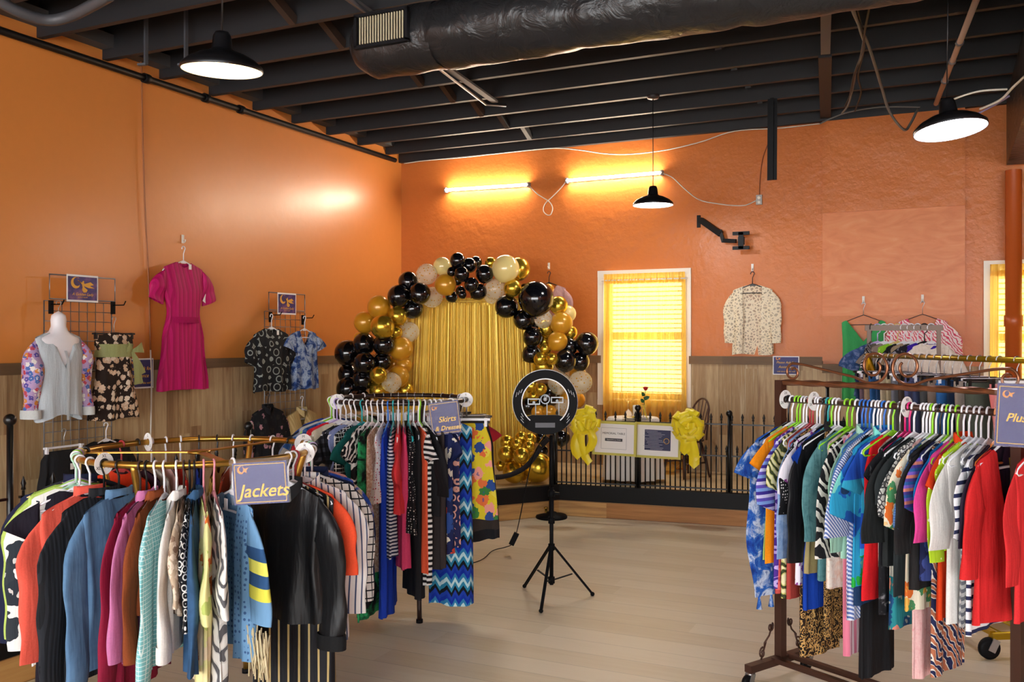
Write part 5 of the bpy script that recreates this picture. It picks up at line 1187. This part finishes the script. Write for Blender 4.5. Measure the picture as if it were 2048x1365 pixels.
for px, yb, sp in right_rack:
    tt = bar_t(A3, B3, px+22); spot = A3+D3*tt; spot.z = ZB+.0
    name, wd, cat, m, hc, o = sp; o = dict(o); rz = rz3+PI/2
    if 'L' not in o: o['L'] = max(.4, min(1.1, hem_L(spot, rz, yb, 0)))
    o.setdefault('neck', grs.choice(('crew', 'scoop', 'v'))); o.setdefault('rot', grs.uniform(-.10, .10))
    seat_hang(spot, rz, (name, wd, cat, m, hc, o), G3, 'hangers on the bronze rolling rack', 'garments on the bronze rolling rack', .0125)
# ---------------------------------------------------------------- gold rolling rack with trousers
A4 = at(1748, 712, 6.6); B4 = at(2046, 722, 4.95); Z4 = 1.545; A4.z = B4.z = 0; D4 = B4-A4; L4 = D4.length; rz4 = math.atan2(D4.y, D4.x)
m_gold2 = plain('rack_gold_bright', 'a98a1c', .3, .8)
t = thing('rolling_clothes_rack', 'gold rolling rack of jeans and trousers at the right', 'clothes rack', A4, rz4)
MB().tube([(-.1, 0, Z4), (L4+.3, 0, Z4)], .017, 12).build('hang_bar', m_gold2, t)
for x in (-.08, L4+.18):
    MB().bar((x, 0, .12), (x, 0, Z4), .03, .03, up=(0, 1, 0)).build('post', m_gold2, t)
    MB().bar((x, -.3, .12), (x, .3, .12), .04, .03).build('base_bar', m_gold2, t)
    MB().bar((x, -.0, Z4-.02), (x-(.25 if x > 0 else -.25), 0, Z4-.3), .012, .03).build('brace', m_gold2, t)
    for s in (-1, 1):
        cs = MB(); cs.tube([(x, s*.28, .13), (x, s*.28, .1)], .016, 10)
        for k in (-1, 1): cs.bar((x+.022*k, s*.28, .105), (x+.022*k, s*.28-.03, .045), .005, .04)
        ca = cs.build('caster', plain('caster_steel', 'b4b7bb', .3, .9), t)
        MB().lathe([(.001, -.016), (.04, -.016), (.055, -.012), (.056, .012), (.04, .016), (.001, .016)], n=24).build('wheel', m_blk, ca).matrix_local = Matrix.Translation((x, s*.28-.03, .057)) @ Matrix.Rotation(PI/2, 4, 'Y')
for s in (-1, 1): MB().bar((-.08, s*.29, .135), (L4+.18, s*.29, .135), .03, .02).build('base_rail', m_gold2, t)
gr = MB()
for k in range(12): gr.tube([(-.08+(L4+.26)*k/11, -.29, .135), (-.08+(L4+.26)*k/11, .29, .135)], .004, 5)
for k in range(5): gr.tube([(-.08, -.24+.12*k, .135), (L4+.18, -.24+.12*k, .135)], .004, 5)
gr.build('wire_shelf', m_gold2, t)
G4 = 'gold rolling rack'
dn = lambda a, b: pat('tie', a, b, s=.12)
slacks = [('jeans', 'dark navy jeans, farthest pair', dn('15243e', '233c62')), ('trousers', 'mauve trousers', S('6a5660')), ('trousers', 'camel trousers', S('a08468')), ('jeans', 'mid blue jeans', dn('1f4674', '2f6090')), ('jeans', 'deep blue straight jeans', dn('1a3558', '284a74')), ('trousers', 'stone beige chinos', S('b8a88c')),
  ('trousers', 'sand khaki chinos', S('a69878')), ('trousers', 'mid grey trousers', S('66666c')), ('trousers', 'chocolate brown trousers', S('40342c')), ('trousers', 'slate purple trousers', S('484c70')), ('trousers', 'dusty navy trousers', S('343c5a')), ('trousers', 'charcoal grey slacks', S('4a4c4c')), ('trousers', 'taupe corduroys', S('7c6c60')),
  ('jeans', 'distressed bright blue jeans', dn('1c4c80', '3470a8')), ('jeans', 'ink blue jeans', dn('14243c', '1f3450')), ('trousers', 'oatmeal trousers', S('a89a8c')), ('trousers', 'black slacks', S('1d1d20')), ('trousers', 'olive grey wide trousers, nearest pair', S('4c5246'))]
for i, (nm, wd, m) in enumerate(slacks):
    f = (i+.6)/len(slacks); spot = A4+D4*(f**1.15*.90); spot.z = Z4; rz = rz4+PI/2
    seat_hang(spot, rz, (nm, wd, 'trousers', m, ('k', 'w', 'k')[i % 3], dict(prof='pants', L=.92, w=.2 if i < 17 else .25, off=.0, rot=grs.uniform(-.06, .06))), G4, 'hangers on the gold rolling rack', 'trousers on the gold rolling rack', .024, R=.017)
spot = A4+D4*.97; spot.z = Z4
seat_hang(spot, rz4+PI/2, ('shorts', 'salmon pink shorts', 'shorts', S('e8807c'), 'k', dict(prof='pants', L=.3, w=.2)), G4, 'hangers on the gold rolling rack', 'trousers on the gold rolling rack', .024, R=.017)
spot = A4+D4*1.03; spot.z = Z4
seat_hang(spot, rz4+PI/2, ('shorts', 'purple shorts', 'shorts', S('4c2ca0'), 'w', dict(prof='pants', L=.3, w=.2)), G4, 'hangers on the gold rolling rack', 'trousers on the gold rolling rack', .024, R=.017)
# ---------------------------------------------------------------- small children's rack by the plywood panel
A5, B5 = at(1738, 656, 7.35), at(1872, 655, 7.2); Z5 = 1.755; A5.z = B5.z = 0; D5 = B5-A5; rz5 = math.atan2(D5.y, D5.x)
t = thing('small_clothes_rack', 'small wooden bar rack of little clothes before the plywood panel', 'clothes rack', A5, rz5)
mb5 = plain('bar_taupe', '7c6656', .5); L5 = D5.length
MB().bar((-.03, 0, Z5), (L5+.05, 0, Z5), .03, .045).build('hang_bar', mb5, t)
for x in (-.0, L5+.02):
    MB().bar((x, .06, 0.03), (x, .0, Z5), .03, .03, up=(0, 1, 0)).build('post', mb5, t); MB().bar((x, -.2, .02), (x, .25, .02), .03, .03).build('foot', mb5, t)
G5 = 'small wooden bar rack'
kids = [('top', 'black and white swirl top', pat('brush', '20202a', 'c9c9d0', s=.05), 'k', dict(sl=.15)), ('dress', 'blue ruffled denim dress facing out', pat('tie', '1c2c50', '34507c', '8c94b8', s=.05), 'l', dict(prof='dress', sl=.15, flare=1.3)), ('vest', 'olive grey small vest', S('5c584c'), 'w', {}), ('top', 'taupe silk small top', S('8c7c70'), 'w', dict(sl=.12)),
  ('top', 'lime green small top', S('8cc82c'), 'y', {}), ('jacket', 'black small jacket', S('1b1b20'), 'w', dict(sl=.25)), ('top', 'sand brown small top', S('a08c70'), 'w', dict(sl=.12)), ('top', 'black floral small top', pat('flo', '1c1c24', '8c8c98', '1c1c24', s=.04), 'w', dict(sl=.15)), ('dress', 'violet small dress', S('3c20a0'), 'k', dict(prof='dress')), ('blouse', 'cream feathered blouse', pat('tie', 'd9cfc0', 'efe8da', s=.03), 'w', dict(sl=.25, flare=1.4))]
for i, (nm, wd, m, hc, o) in enumerate(kids):
    f = (i+.3)/len(kids); spot = A5+D5*f; spot.z = Z5; o = dict(o); o.setdefault('L', .42); o['w'] = .155; o['rot'] = (-.15, -1.15)[i] if i < 2 else -1.0+grs.uniform(-.1, .1)
    seat_hang(spot, rz5+PI/2*.9, (nm, wd, nm, m, hc, o), G5, 'hangers on the small wooden bar rack', 'little clothes on the small wooden bar rack', .022, R=.028)
# ================================================================ SIZE DIVIDERS, RACK SIGNS
def div_ring(ctr, R, zr, th, letters, label, tilt=0):
    s, rz = ring_spot(ctr, R, zr, th); divider(s, rz+PI/2, letters, label, tilt)
div_ring(c1, R1, Z1, -46, 'XL', 'white XL size disc at the left of the gold ring'); div_ring(c1, R1, Z1, -152, 'L', 'white size disc edge-on at the back of the gold ring')
div_ring(c1, R1, Z1, 62, 'R', 'white size disc behind the jackets sign'); div_ring(c1, R1, Z1, 108, 'M', 'white M size disc at the right of the gold ring')
div_ring(c2, R2, Z2, -62, 'L', 'white L size disc at the left of the brown ring'); div_ring(c2, R2, Z2, 75, 'S', 'white size disc right of the skirts sign')
for px, lt, lab in ((1571, '2X', 'size disc nearest the left post of bronze rack'), (1628, '3X', 'size disc with black hanger hook in front, second on bronze rack'), (1814, '4X', 'size disc in the middle of the bronze rack')):
    s = A3+D3*bar_t(A3, B3, px); s.z = ZB; divider(s, rz3+.0, lt, 'white '+lab)
m_sign = plain('sign_purple', '2b2b68', .5); m_sleeve = NT('clear_sleeve').set(col='ffffff', rough=.2, alpha=.035, spec=.15).m
def logo(t, x, z, s, y=-.0022):
    """small gold crescent-moon emblem"""
    m = MB(); n = 14
    out = [(x+s*.5*cos(a), z+s*.5*sin(a)) for a in [PI*.35+PI*1.3*i/n for i in range(n+1)]]
    inn = [(x+s*.14+s*.38*cos(a), z+s*.08+s*.38*sin(a)) for a in [PI*.35+PI*1.3*i/n for i in range(n+1)]]
    m.slab(out+inn[::-1], y, y+.0006)
    m.slab([(x+s*.05, z-s*.5), (x+s*.35, z+.05*s), (x+s*.2, z+s*.45), (x+s*.5, z+s*.15), (x+s*1.05, z+s*.3), (x+s*.7, z-.05*s), (x+s*.75, z-s*.4), (x+s*.4, z-s*.2)], y, y+.0006)
    return m.build('sign_emblem', plain('emblem_gold', 'd98a3c', .5), t)
def rack_sign(q, w, h, lines, label, size, yaw, tilt=0.0, border=True, group='purple rack signs'):
    t = thing('rack_sign', label, 'sign', q, yaw, group); t.rotation_euler.y = tilt
    MB().box((0, 0, 0), (w, .002, h)).build('sign_card', m_sign, t)
    if border:
        b = MB(); W, H = w*.92, h*.9
        for dx, dz, sx, sz in ((0, H/2, W, .003), (0, -H/2, W, .003), (W/2, 0, .003, H), (-W/2, 0, .003, H)): b.box((dx, -.0015, dz), (sx, .001, sz))
        b.build('sign_border', plain('border_gold', 'c89a3c', .5), t)
    for s, z, sz in lines: text(s, sz, m_goldtx, t, (0.01, -.0018, z), shear=.3, off=.0006)
    logo(t, -w*.34, h*.33, w*.14)
    MB().box((0, -.005, .008), (w*1.09, .0012, h*1.08)).build('clear_sleeve', m_sleeve, t)
    return t
yv = YAW
s, _ = ring_spot(c1, R1+.05, Z1, 40); q = at(521, 966, 3.42); d = (q-CAM).dot(FW)
rack_sign(q, 112*d/FPX, 84*d/FPX, [('Jackets', -.03, .068)], 'purple sign reading Jackets in a clear sleeve on the gold rack', .05, YAW-.08, math.radians(-4))
q = at(890, 836, 5.22); d = 5.22
rack_sign(q, 60*d/FPX, 66*d/FPX, [('Skirts', -.008, .044), ('& Dresses', -.058, .036)], 'purple sign reading Skirts and Dresses on the brown ring', .05, YAW+.05, math.radians(-7))
q = A3+D3n*(L3-.01)+Vector((D3n.y, -D3n.x, 0))*.03; q = at(2050, 832, 3.40)
rack_sign(q, .20, .235, [('Plus Size', -.01, .044)], 'purple sign reading Plus Size on the bronze rack end', .05, YAW-.2, math.radians(3))
# ================================================================ GRID PANELS ON THE LEFT WALL
m_wire = plain('grid_wire', '8c8f96', .35, .8)
def grid_panel(x0p, x1p, ytp, label, px_sign, sign_y):
    X = .10; a, b = onx(x0p, ytp, X), onx(x1p, ytp, X); ya, yb = a.y, b.y; zt = (a.z+b.z)/2; zb = SZ+.02
    t = thing('grid_panel', label, 'display panel', (X, (ya+yb)/2, 0), PI/2, 'wire grid panels on the left wall'); w = yb-ya
    m = MB(); n = max(4, round(w/.075))
    for i in range(n+1): m.tube([(-w/2+w*i/n, 0, zb), (-w/2+w*i/n, 0, zt)], .003 if 0 < i < n else .005, 5)
    k = int((zt-zb)/.075)
    for j in range(k+1): m.tube([(-w/2, 0, zt-j*.075), (w/2, 0, zt-j*.075)], .003, 5)
    m.build('wire_grid', m_wire, t)
    s0, s1 = onx(px_sign[0], sign_y[1], X).y-t.location.y, onx(px_sign[1], sign_y[1], X).y-t.location.y
    h = (onx(px_sign[0], sign_y[0], X).z-onx(px_sign[0], sign_y[1], X).z)
    f = MB(); zz = zt+.015
    f.tube([(s0, -.01, zz), (s0, -.01, zz+h), (s1, -.01, zz+h), (s1, -.01, zz)], .006, 6, closed=True)
    f.build('sign_frame', m_wire, t)
    return t, zz, s0, s1, h
def poster(t0, y0p, y1p, ytp, ybp, label, small=False):
    X = .125; a, b = onx(y0p, ytp, X), onx(y1p, ytp, X); z1 = (a.z+b.z)/2; z0 = (onx(y0p, ybp, X).z+onx(y1p, ybp, X).z)/2
    w, h = b.y-a.y, z1-z0
    t = thing('shop_poster', label, 'poster', (X, (a.y+b.y)/2, (z0+z1)/2), PI/2, 'shop logo posters')
    MB().box((0, 0, 0), (w, .002, h)).build('paper', m_paper, t)
    n = NT('poster_sky'); f = n.n('Noise', {'Vector': n.obj(), 'Scale': 9.0, 'Detail': 5.0}).outputs[0]
    n.set(col=n.ramp(f, ['1f1a44', '3a2c6a', '7a4f7c', 'b98a4c'], pos=[.3, .5, .64, .8]), rough=.4)
    MB().box((0, -.002, .0), (w*.92, .002, h*.86)).build('print', n.m, t)
    g = plain('poster_gold', 'e0a53c', .5); s = h*.42
    cr = MB(); nn = 18
    out = [(-w*.22+s*.5*cos(a), h*.2+s*.5*sin(a)) for a in [PI*.3+PI*1.45*i/nn for i in range(nn+1)]]
    inn = [(-w*.22+s*.13+s*.38*cos(a), h*.2+s*.1+s*.38*sin(a)) for a in [PI*.3+PI*1.45*i/nn for i in range(nn+1)]]
    cr.slab(out+inn[::-1], -.0042, -.003); cr.build('moon', g, t)
    fg = MB()      # flowing figure: head, torso, raised arm, swept gown
    fg.slab([(x*w*.5, z*h*.5) for x, z in ((-.02, .52), (.03, .58), (.08, .52), (.06, .44), (.1, .36), (.08, .12), (.3, -.1), (.22, -.28), (.05, -.3), (-.05, -.12), (-.02, .1), (-.06, .3), (-.3, .62), (-.32, .58), (-.06, .42))], -.0046, -.0034)
    fg.slab([(x*w*.5, z*h*.5) for x, z in ((.1, .34), (.5, .5), (.7, .3), (.45, .22), (.75, .05), (.4, .05), (.1, .16))], -.0044, -.0032)
    fg.build('figure', g, t)
    text('A Golden Lady', h*.15, g, t, (0, -.0036, -h*.22), shear=.25); text('B O U T I Q U E', h*.06, g, t, (0, -.0036, -h*.33))
    return t
grid_panel(88, 223, 604, 'wire grid panel holding the white torso form and floral dress', (97, 228), (549, 598))
grid_panel(529, 610, 624, 'wire grid panel holding the black floral tee and blue top', (536, 608), (586, 621))
poster(0, 133, 196, 550, 604, 'purple moon poster above the white torso form')
poster(0, 555, 592, 586, 629, 'purple moon poster above the black floral tee')
def face_hook(px, py, X, label):
    q = onx(px, py, X); t = thing('display_hook', label, 'hook', q, PI/2, 'black display hooks on the grid panels')
    MB().box((0, 0, -.03), (.03, .02, .1)).build('hook_plate', m_blk, t); MB().tube([(0, 0, -.01), (0, -.12, -.01), (0, -.14, .02)], .005, 6).build('prong', m_blk, t)
    return q
HG = 'hangers on the left wall display'; GG = 'clothes displayed on the left wall'
def wall_item(px, py, X, spec, yb, where, hkdesc=None, hk=True):
    q = onx(px, py, X); name, wd, cat, m, hc, o = spec; o = dict(o); o['where'] = where
    if 'L' not in o: o['L'] = max(.2, q.z-onx(px, yb, X).z-NK-(.1 if o.get('prof') in ('skirt', 'strap') else 0))
    seat_hang(q, PI/2, (name, wd, cat, m, hc, o), where, HG, GG, .05)
    return q
# torso form + shirt
q = onx(117, 622, .28)
t = thing('torso_form', 'white hanging torso form wearing the floral sleeved shirt', 'mannequin', q, PI/2)
m_form = plain('form_white', 'e9e6ea', .4)
tf = MB()
def form(u, v):
    A = 2*PI*u
    P = [(0, .002, .002), (.05, .045, .05), (.12, .055, .05), (.2, .05, .05), (.28, .075, .055), (.36, .17, .06), (.5, .175, .075), (.7, .15, .07), (.85, .135, .06), (1, .16, .06)]
    for (a, x, y), (b, x2, y2) in zip(P, P[1:]):
        if v <= b: k = (v-a)/(b-a); rx, ry = x+(x2-x)*k, y+(y2-y)*k; break
    return (rx*cos(A), ry*sin(A), -.0-.55*v)
tf.quadgrid(form, 30, 34).build('torso', m_form, t)
MB().tube([(.02*cos(a), 0, .055+.02*sin(a)) for a in [3.4-.45*k for k in range(9)]]+[(0, 0, .02), (0, 0, 0)], .003, 6).build('hook', hmat('c'), t)
flo_s = pat('flo', 'b79cc4', 'c44c5c', '5c4c9c', 'e6dfd9', 'd98a3c', '4c6cb0', 'ece6e0', s=.035)
den = S('c6cfd4'); L_ = q.z-onx(117, 842, .28).z-NK-.03
garment('shirt', 'pale denim shirt with floral sleeves on the white torso form', 'shirt', q+Vector((0, 0, -.03)), PI/2, den, w=.185, L=L_, b=.085, sl=.53, placket=S('d0d8dc'), msl=flo_s, neck='v', cuff=S('d4d8d6'), group=GG, hem=.05, amp=.012)
face_hook(102, 606, .13, 'black display hook above the white torso form'); face_hook(226, 608, .13, 'black display hook above the strapless dress')
dr = pat('flo', '2a1e18', 'd9bca0', '2a1e18', 'c9a888', 'e2d0b8', s=.045)
q = onx(228, 628, .22)
olive = pat('solid', '9ca068', rough=.5)
t = wall_item(228, 638, .24, ('strapless_dress', 'strapless brown floral dress with a sage sash', 'dress', dr, 'k', dict(prof='strap', w=.235, off=.085, b=.07, amp=.03, sash=(olive, -.245, .1), hk='clip')), 840, 'wire grid panel', )
ob = [o for o in C.objects if o.name == 'strapless_dress'][0]
bw_ = MB(); 
for s, L2, k in ((1, .1, .3), (-1, .07, .5), (1, .2, -1.2), (.3, .26, -1.45)):
    d = Vector((cos(k)*s, -.1, sin(k))) if s != .3 else Vector((.15, -.1, -1))
    def tail(u, v): return Vector((.1, -.085, -.25))+d*(L2*v)+Vector((0, 0, 1)).cross(d).normalized()*.0+Vector((d.z, 0, -d.x))*((u-.5)*(.02+.07*v))+Vector((0, -.012*sin(3*v), 0))
    bw_.quadgrid(tail, 4, 8)
bw_.build('sash_bow', olive, ob)
# fuchsia dress straight on the wall
def wall_hook(q, rz, label):
    t = thing('adhesive_hook', label, 'hook', q, rz, 'white adhesive wall hooks')
    MB().box((0, -.004, .0), (.024, .008, .075)).build('hook_plate', m_white, t)
    MB().tube([(0, -.008, -.015), (0, -.028, -.03), (0, -.034, -.018), (0, -.034, -.005)], .005, 6).build('prong', m_white, t)
wall_hook(onx(365, 478, .004), PI/2, 'white adhesive hook above the fuchsia dress')
fu = pat('vs', 'b8125e', 'c4186a', 'a80e54', s=.05, rough=.6)
wall_item(367, 497, .12, ('dress', 'fuchsia ribbed short sleeve dress', 'dress', fu, 'w', dict(prof='dress', w=.24, sl=.25, flare=1.25, b=.045, amp=.022, tag_=True, sash=(S('b0105a'), -.62, .05))), 780, 'left wall')
for o in [x for x in C.objects if x.get('label', '').startswith('fuchsia ribbed')]:
    MB().box((.26, -.02, -.42), (.07, .002, .1), ry=.5).build('brand_tag', m_paper, o)
# second panel
face_hook(541, 628, .13, 'black display hook above the black floral tee'); face_hook(606, 634, .13, 'black display hook above the blue tie dye top')
wall_item(543, 632, .2, ('tee', 'black tee with silver floral print', 'top', pat('ring', '1b1b1e', '8f9690', '1b1b1e', '1b1b1e', s=.09), 'w', dict(sl=.24, w=.25, flare=1.2, tag_=True)), 782, 'second wire grid panel')
wall_item(609, 636, .22, ('blouse', 'blue tie dye top with flutter shoulders', 'blouse', pat('tie', '16244c', '2f4f8c', 'a8b8cc', '24407c', s=.07), 'w', dict(sl=.12, w=.19, flare=1.5, cut=(.09, .16, 1.6), prof='straight')), 776, 'second wire grid panel')
wall_item(536, 790, .2, ('jacket', 'black jacket with small pink flowers', 'jacket', pat('flo', '1d1d22', '1d1d22', 'b98a94', '2a2c2a', '1d1d22', s=.05), 'k', dict(sl=.4, w=.23, collar=S('1d1d22'), prof='jacket')), 960, 'lower second grid panel')
wall_item(604, 796, .2, ('jacket', 'cream ribbed jacket with shawl collar', 'jacket', pat('vs', 'd4bc84', 'c2a66c', s=.02), 'w', dict(sl=.4, w=.24, collar=S('d4bc84'), prof='jacket', neck='v')), 960, 'lower second grid panel')
wall_item(128, 862, .2, ('skirt', 'charcoal skirt on a white clip hanger', 'skirt', S('1d1d20'), 'w', dict(prof='skirt', w=.2, tag_=True)), 1000, 'first grid panel')
wall_item(212, 850, .2, ('top', 'black long sleeve scoop neck top', 'top', S('19191c'), 'w', dict(sl=.4, w=.22, neck='wide', tag_=True)), 1010, 'first grid panel')
# small purple wall signs
def wall_sign(q, rz, w, h, label):
    t = thing('wall_sign', label, 'sign', q, rz, 'purple assistance signs'); 
    MB().box((0, -.002, 0), (w, .003, h)).build('sign_card', m_paper, t); MB().box((0, -.004, 0), (w*.93, .002, h*.9)).build('sign_face', m_sign, t)
    for s, z, k in (('Please Ask for', .16, .15), ('Assistance', -.08, .16), ('with items on the wall', -.32, .09)): text(s, h*k*1.15, m_goldtx, t, (.0, -.0052, h*z), shear=.25)
    logo(t, -w*.32, h*.37, w*.13, -.0056)
a = onx(262, 750, .046); wall_sign(onx(278, 747, .05), PI/2, .30, .25, 'purple assistance sign half hidden by the strapless dress')
wall_sign(ony(1572, 731, -.05), 0, .26, .19, 'purple assistance sign below the cream lace cardigan')
# ---------------------------------------------------------------- clothes on the back wall
HG = 'hangers on the back wall display'; GG = 'clothes displayed on the back wall'
def back_item(px, py, spec, yb, where, y=-.055, hook=None):
    q = ony(px, py, y); name, wd, cat, m, hc, o = spec; o = dict(o); o['where'] = where
    if 'L' not in o: o['L'] = q.z-ony(px, yb, y).z-NK
    seat_hang(q, 0, (name, wd, cat, m, hc, o), where, HG, GG, .035)
    if hook: wall_hook(ony(px, hook[0], y+.05), 0, hook[1])
def open_lace():
    n = NT('open_lace'); v = n.n('TexVoronoi', {'Vector': n.obj(), 'Scale': 32.0}, feature='DISTANCE_TO_EDGE').outputs['Distance']
    n.set(col='e9dcc0', rough=.8, alpha=n.math('MULTIPLY_ADD', n.math('LESS_THAN', v, .17), .55, .42)); return n.m
lace = open_lace()
back_item(1505, 547, ('lace_cardigan', 'cream open lace cardigan', 'cardigan', lace, 'k', dict(w=.2, sl=.52, prof='jacket', open_=.09, neck='open', tag_=False)), 708, 'back wall', hook=(535, 'white adhesive hook above the cream lace cardigan'))
back_item(1098, 546, ('blouse', 'pink sequinned blouse behind the biggest black balloon', 'blouse', pat('dot', 'c49a9c', 'e2c4c0', s=.012), 'k', dict(w=.205, sl=.4, cut=(.1, .12, 2))), 690, 'back wall', hook=(532, 'white adhesive hook above the pink sequinned blouse'))
back_item(1727, 608, ('knit_top', 'green knit sleeveless top with deep V neck', 'top', S('3fa860'), 'k', dict(w=.2, prof='straight', cut=(.155, .24, 1.15), L=.86, hk='wood')), 735, 'plywood panel', -.11, hook=(600, 'white adhesive hook above the green knit top'))
back_item(1845, 606, ('blouse', 'pink and white zebra swirl blouse', 'blouse', pat('brush', 'd9506c', 'f6dcdc', 'f6e6e4', s=.045), 'k', dict(w=.215, sl=.32, cut=(.12, .13, 5), flare=1.3, hk='wood')), 735, 'plywood panel', -.11, hook=(597, 'white adhesive hook above the pink zebra blouse'))
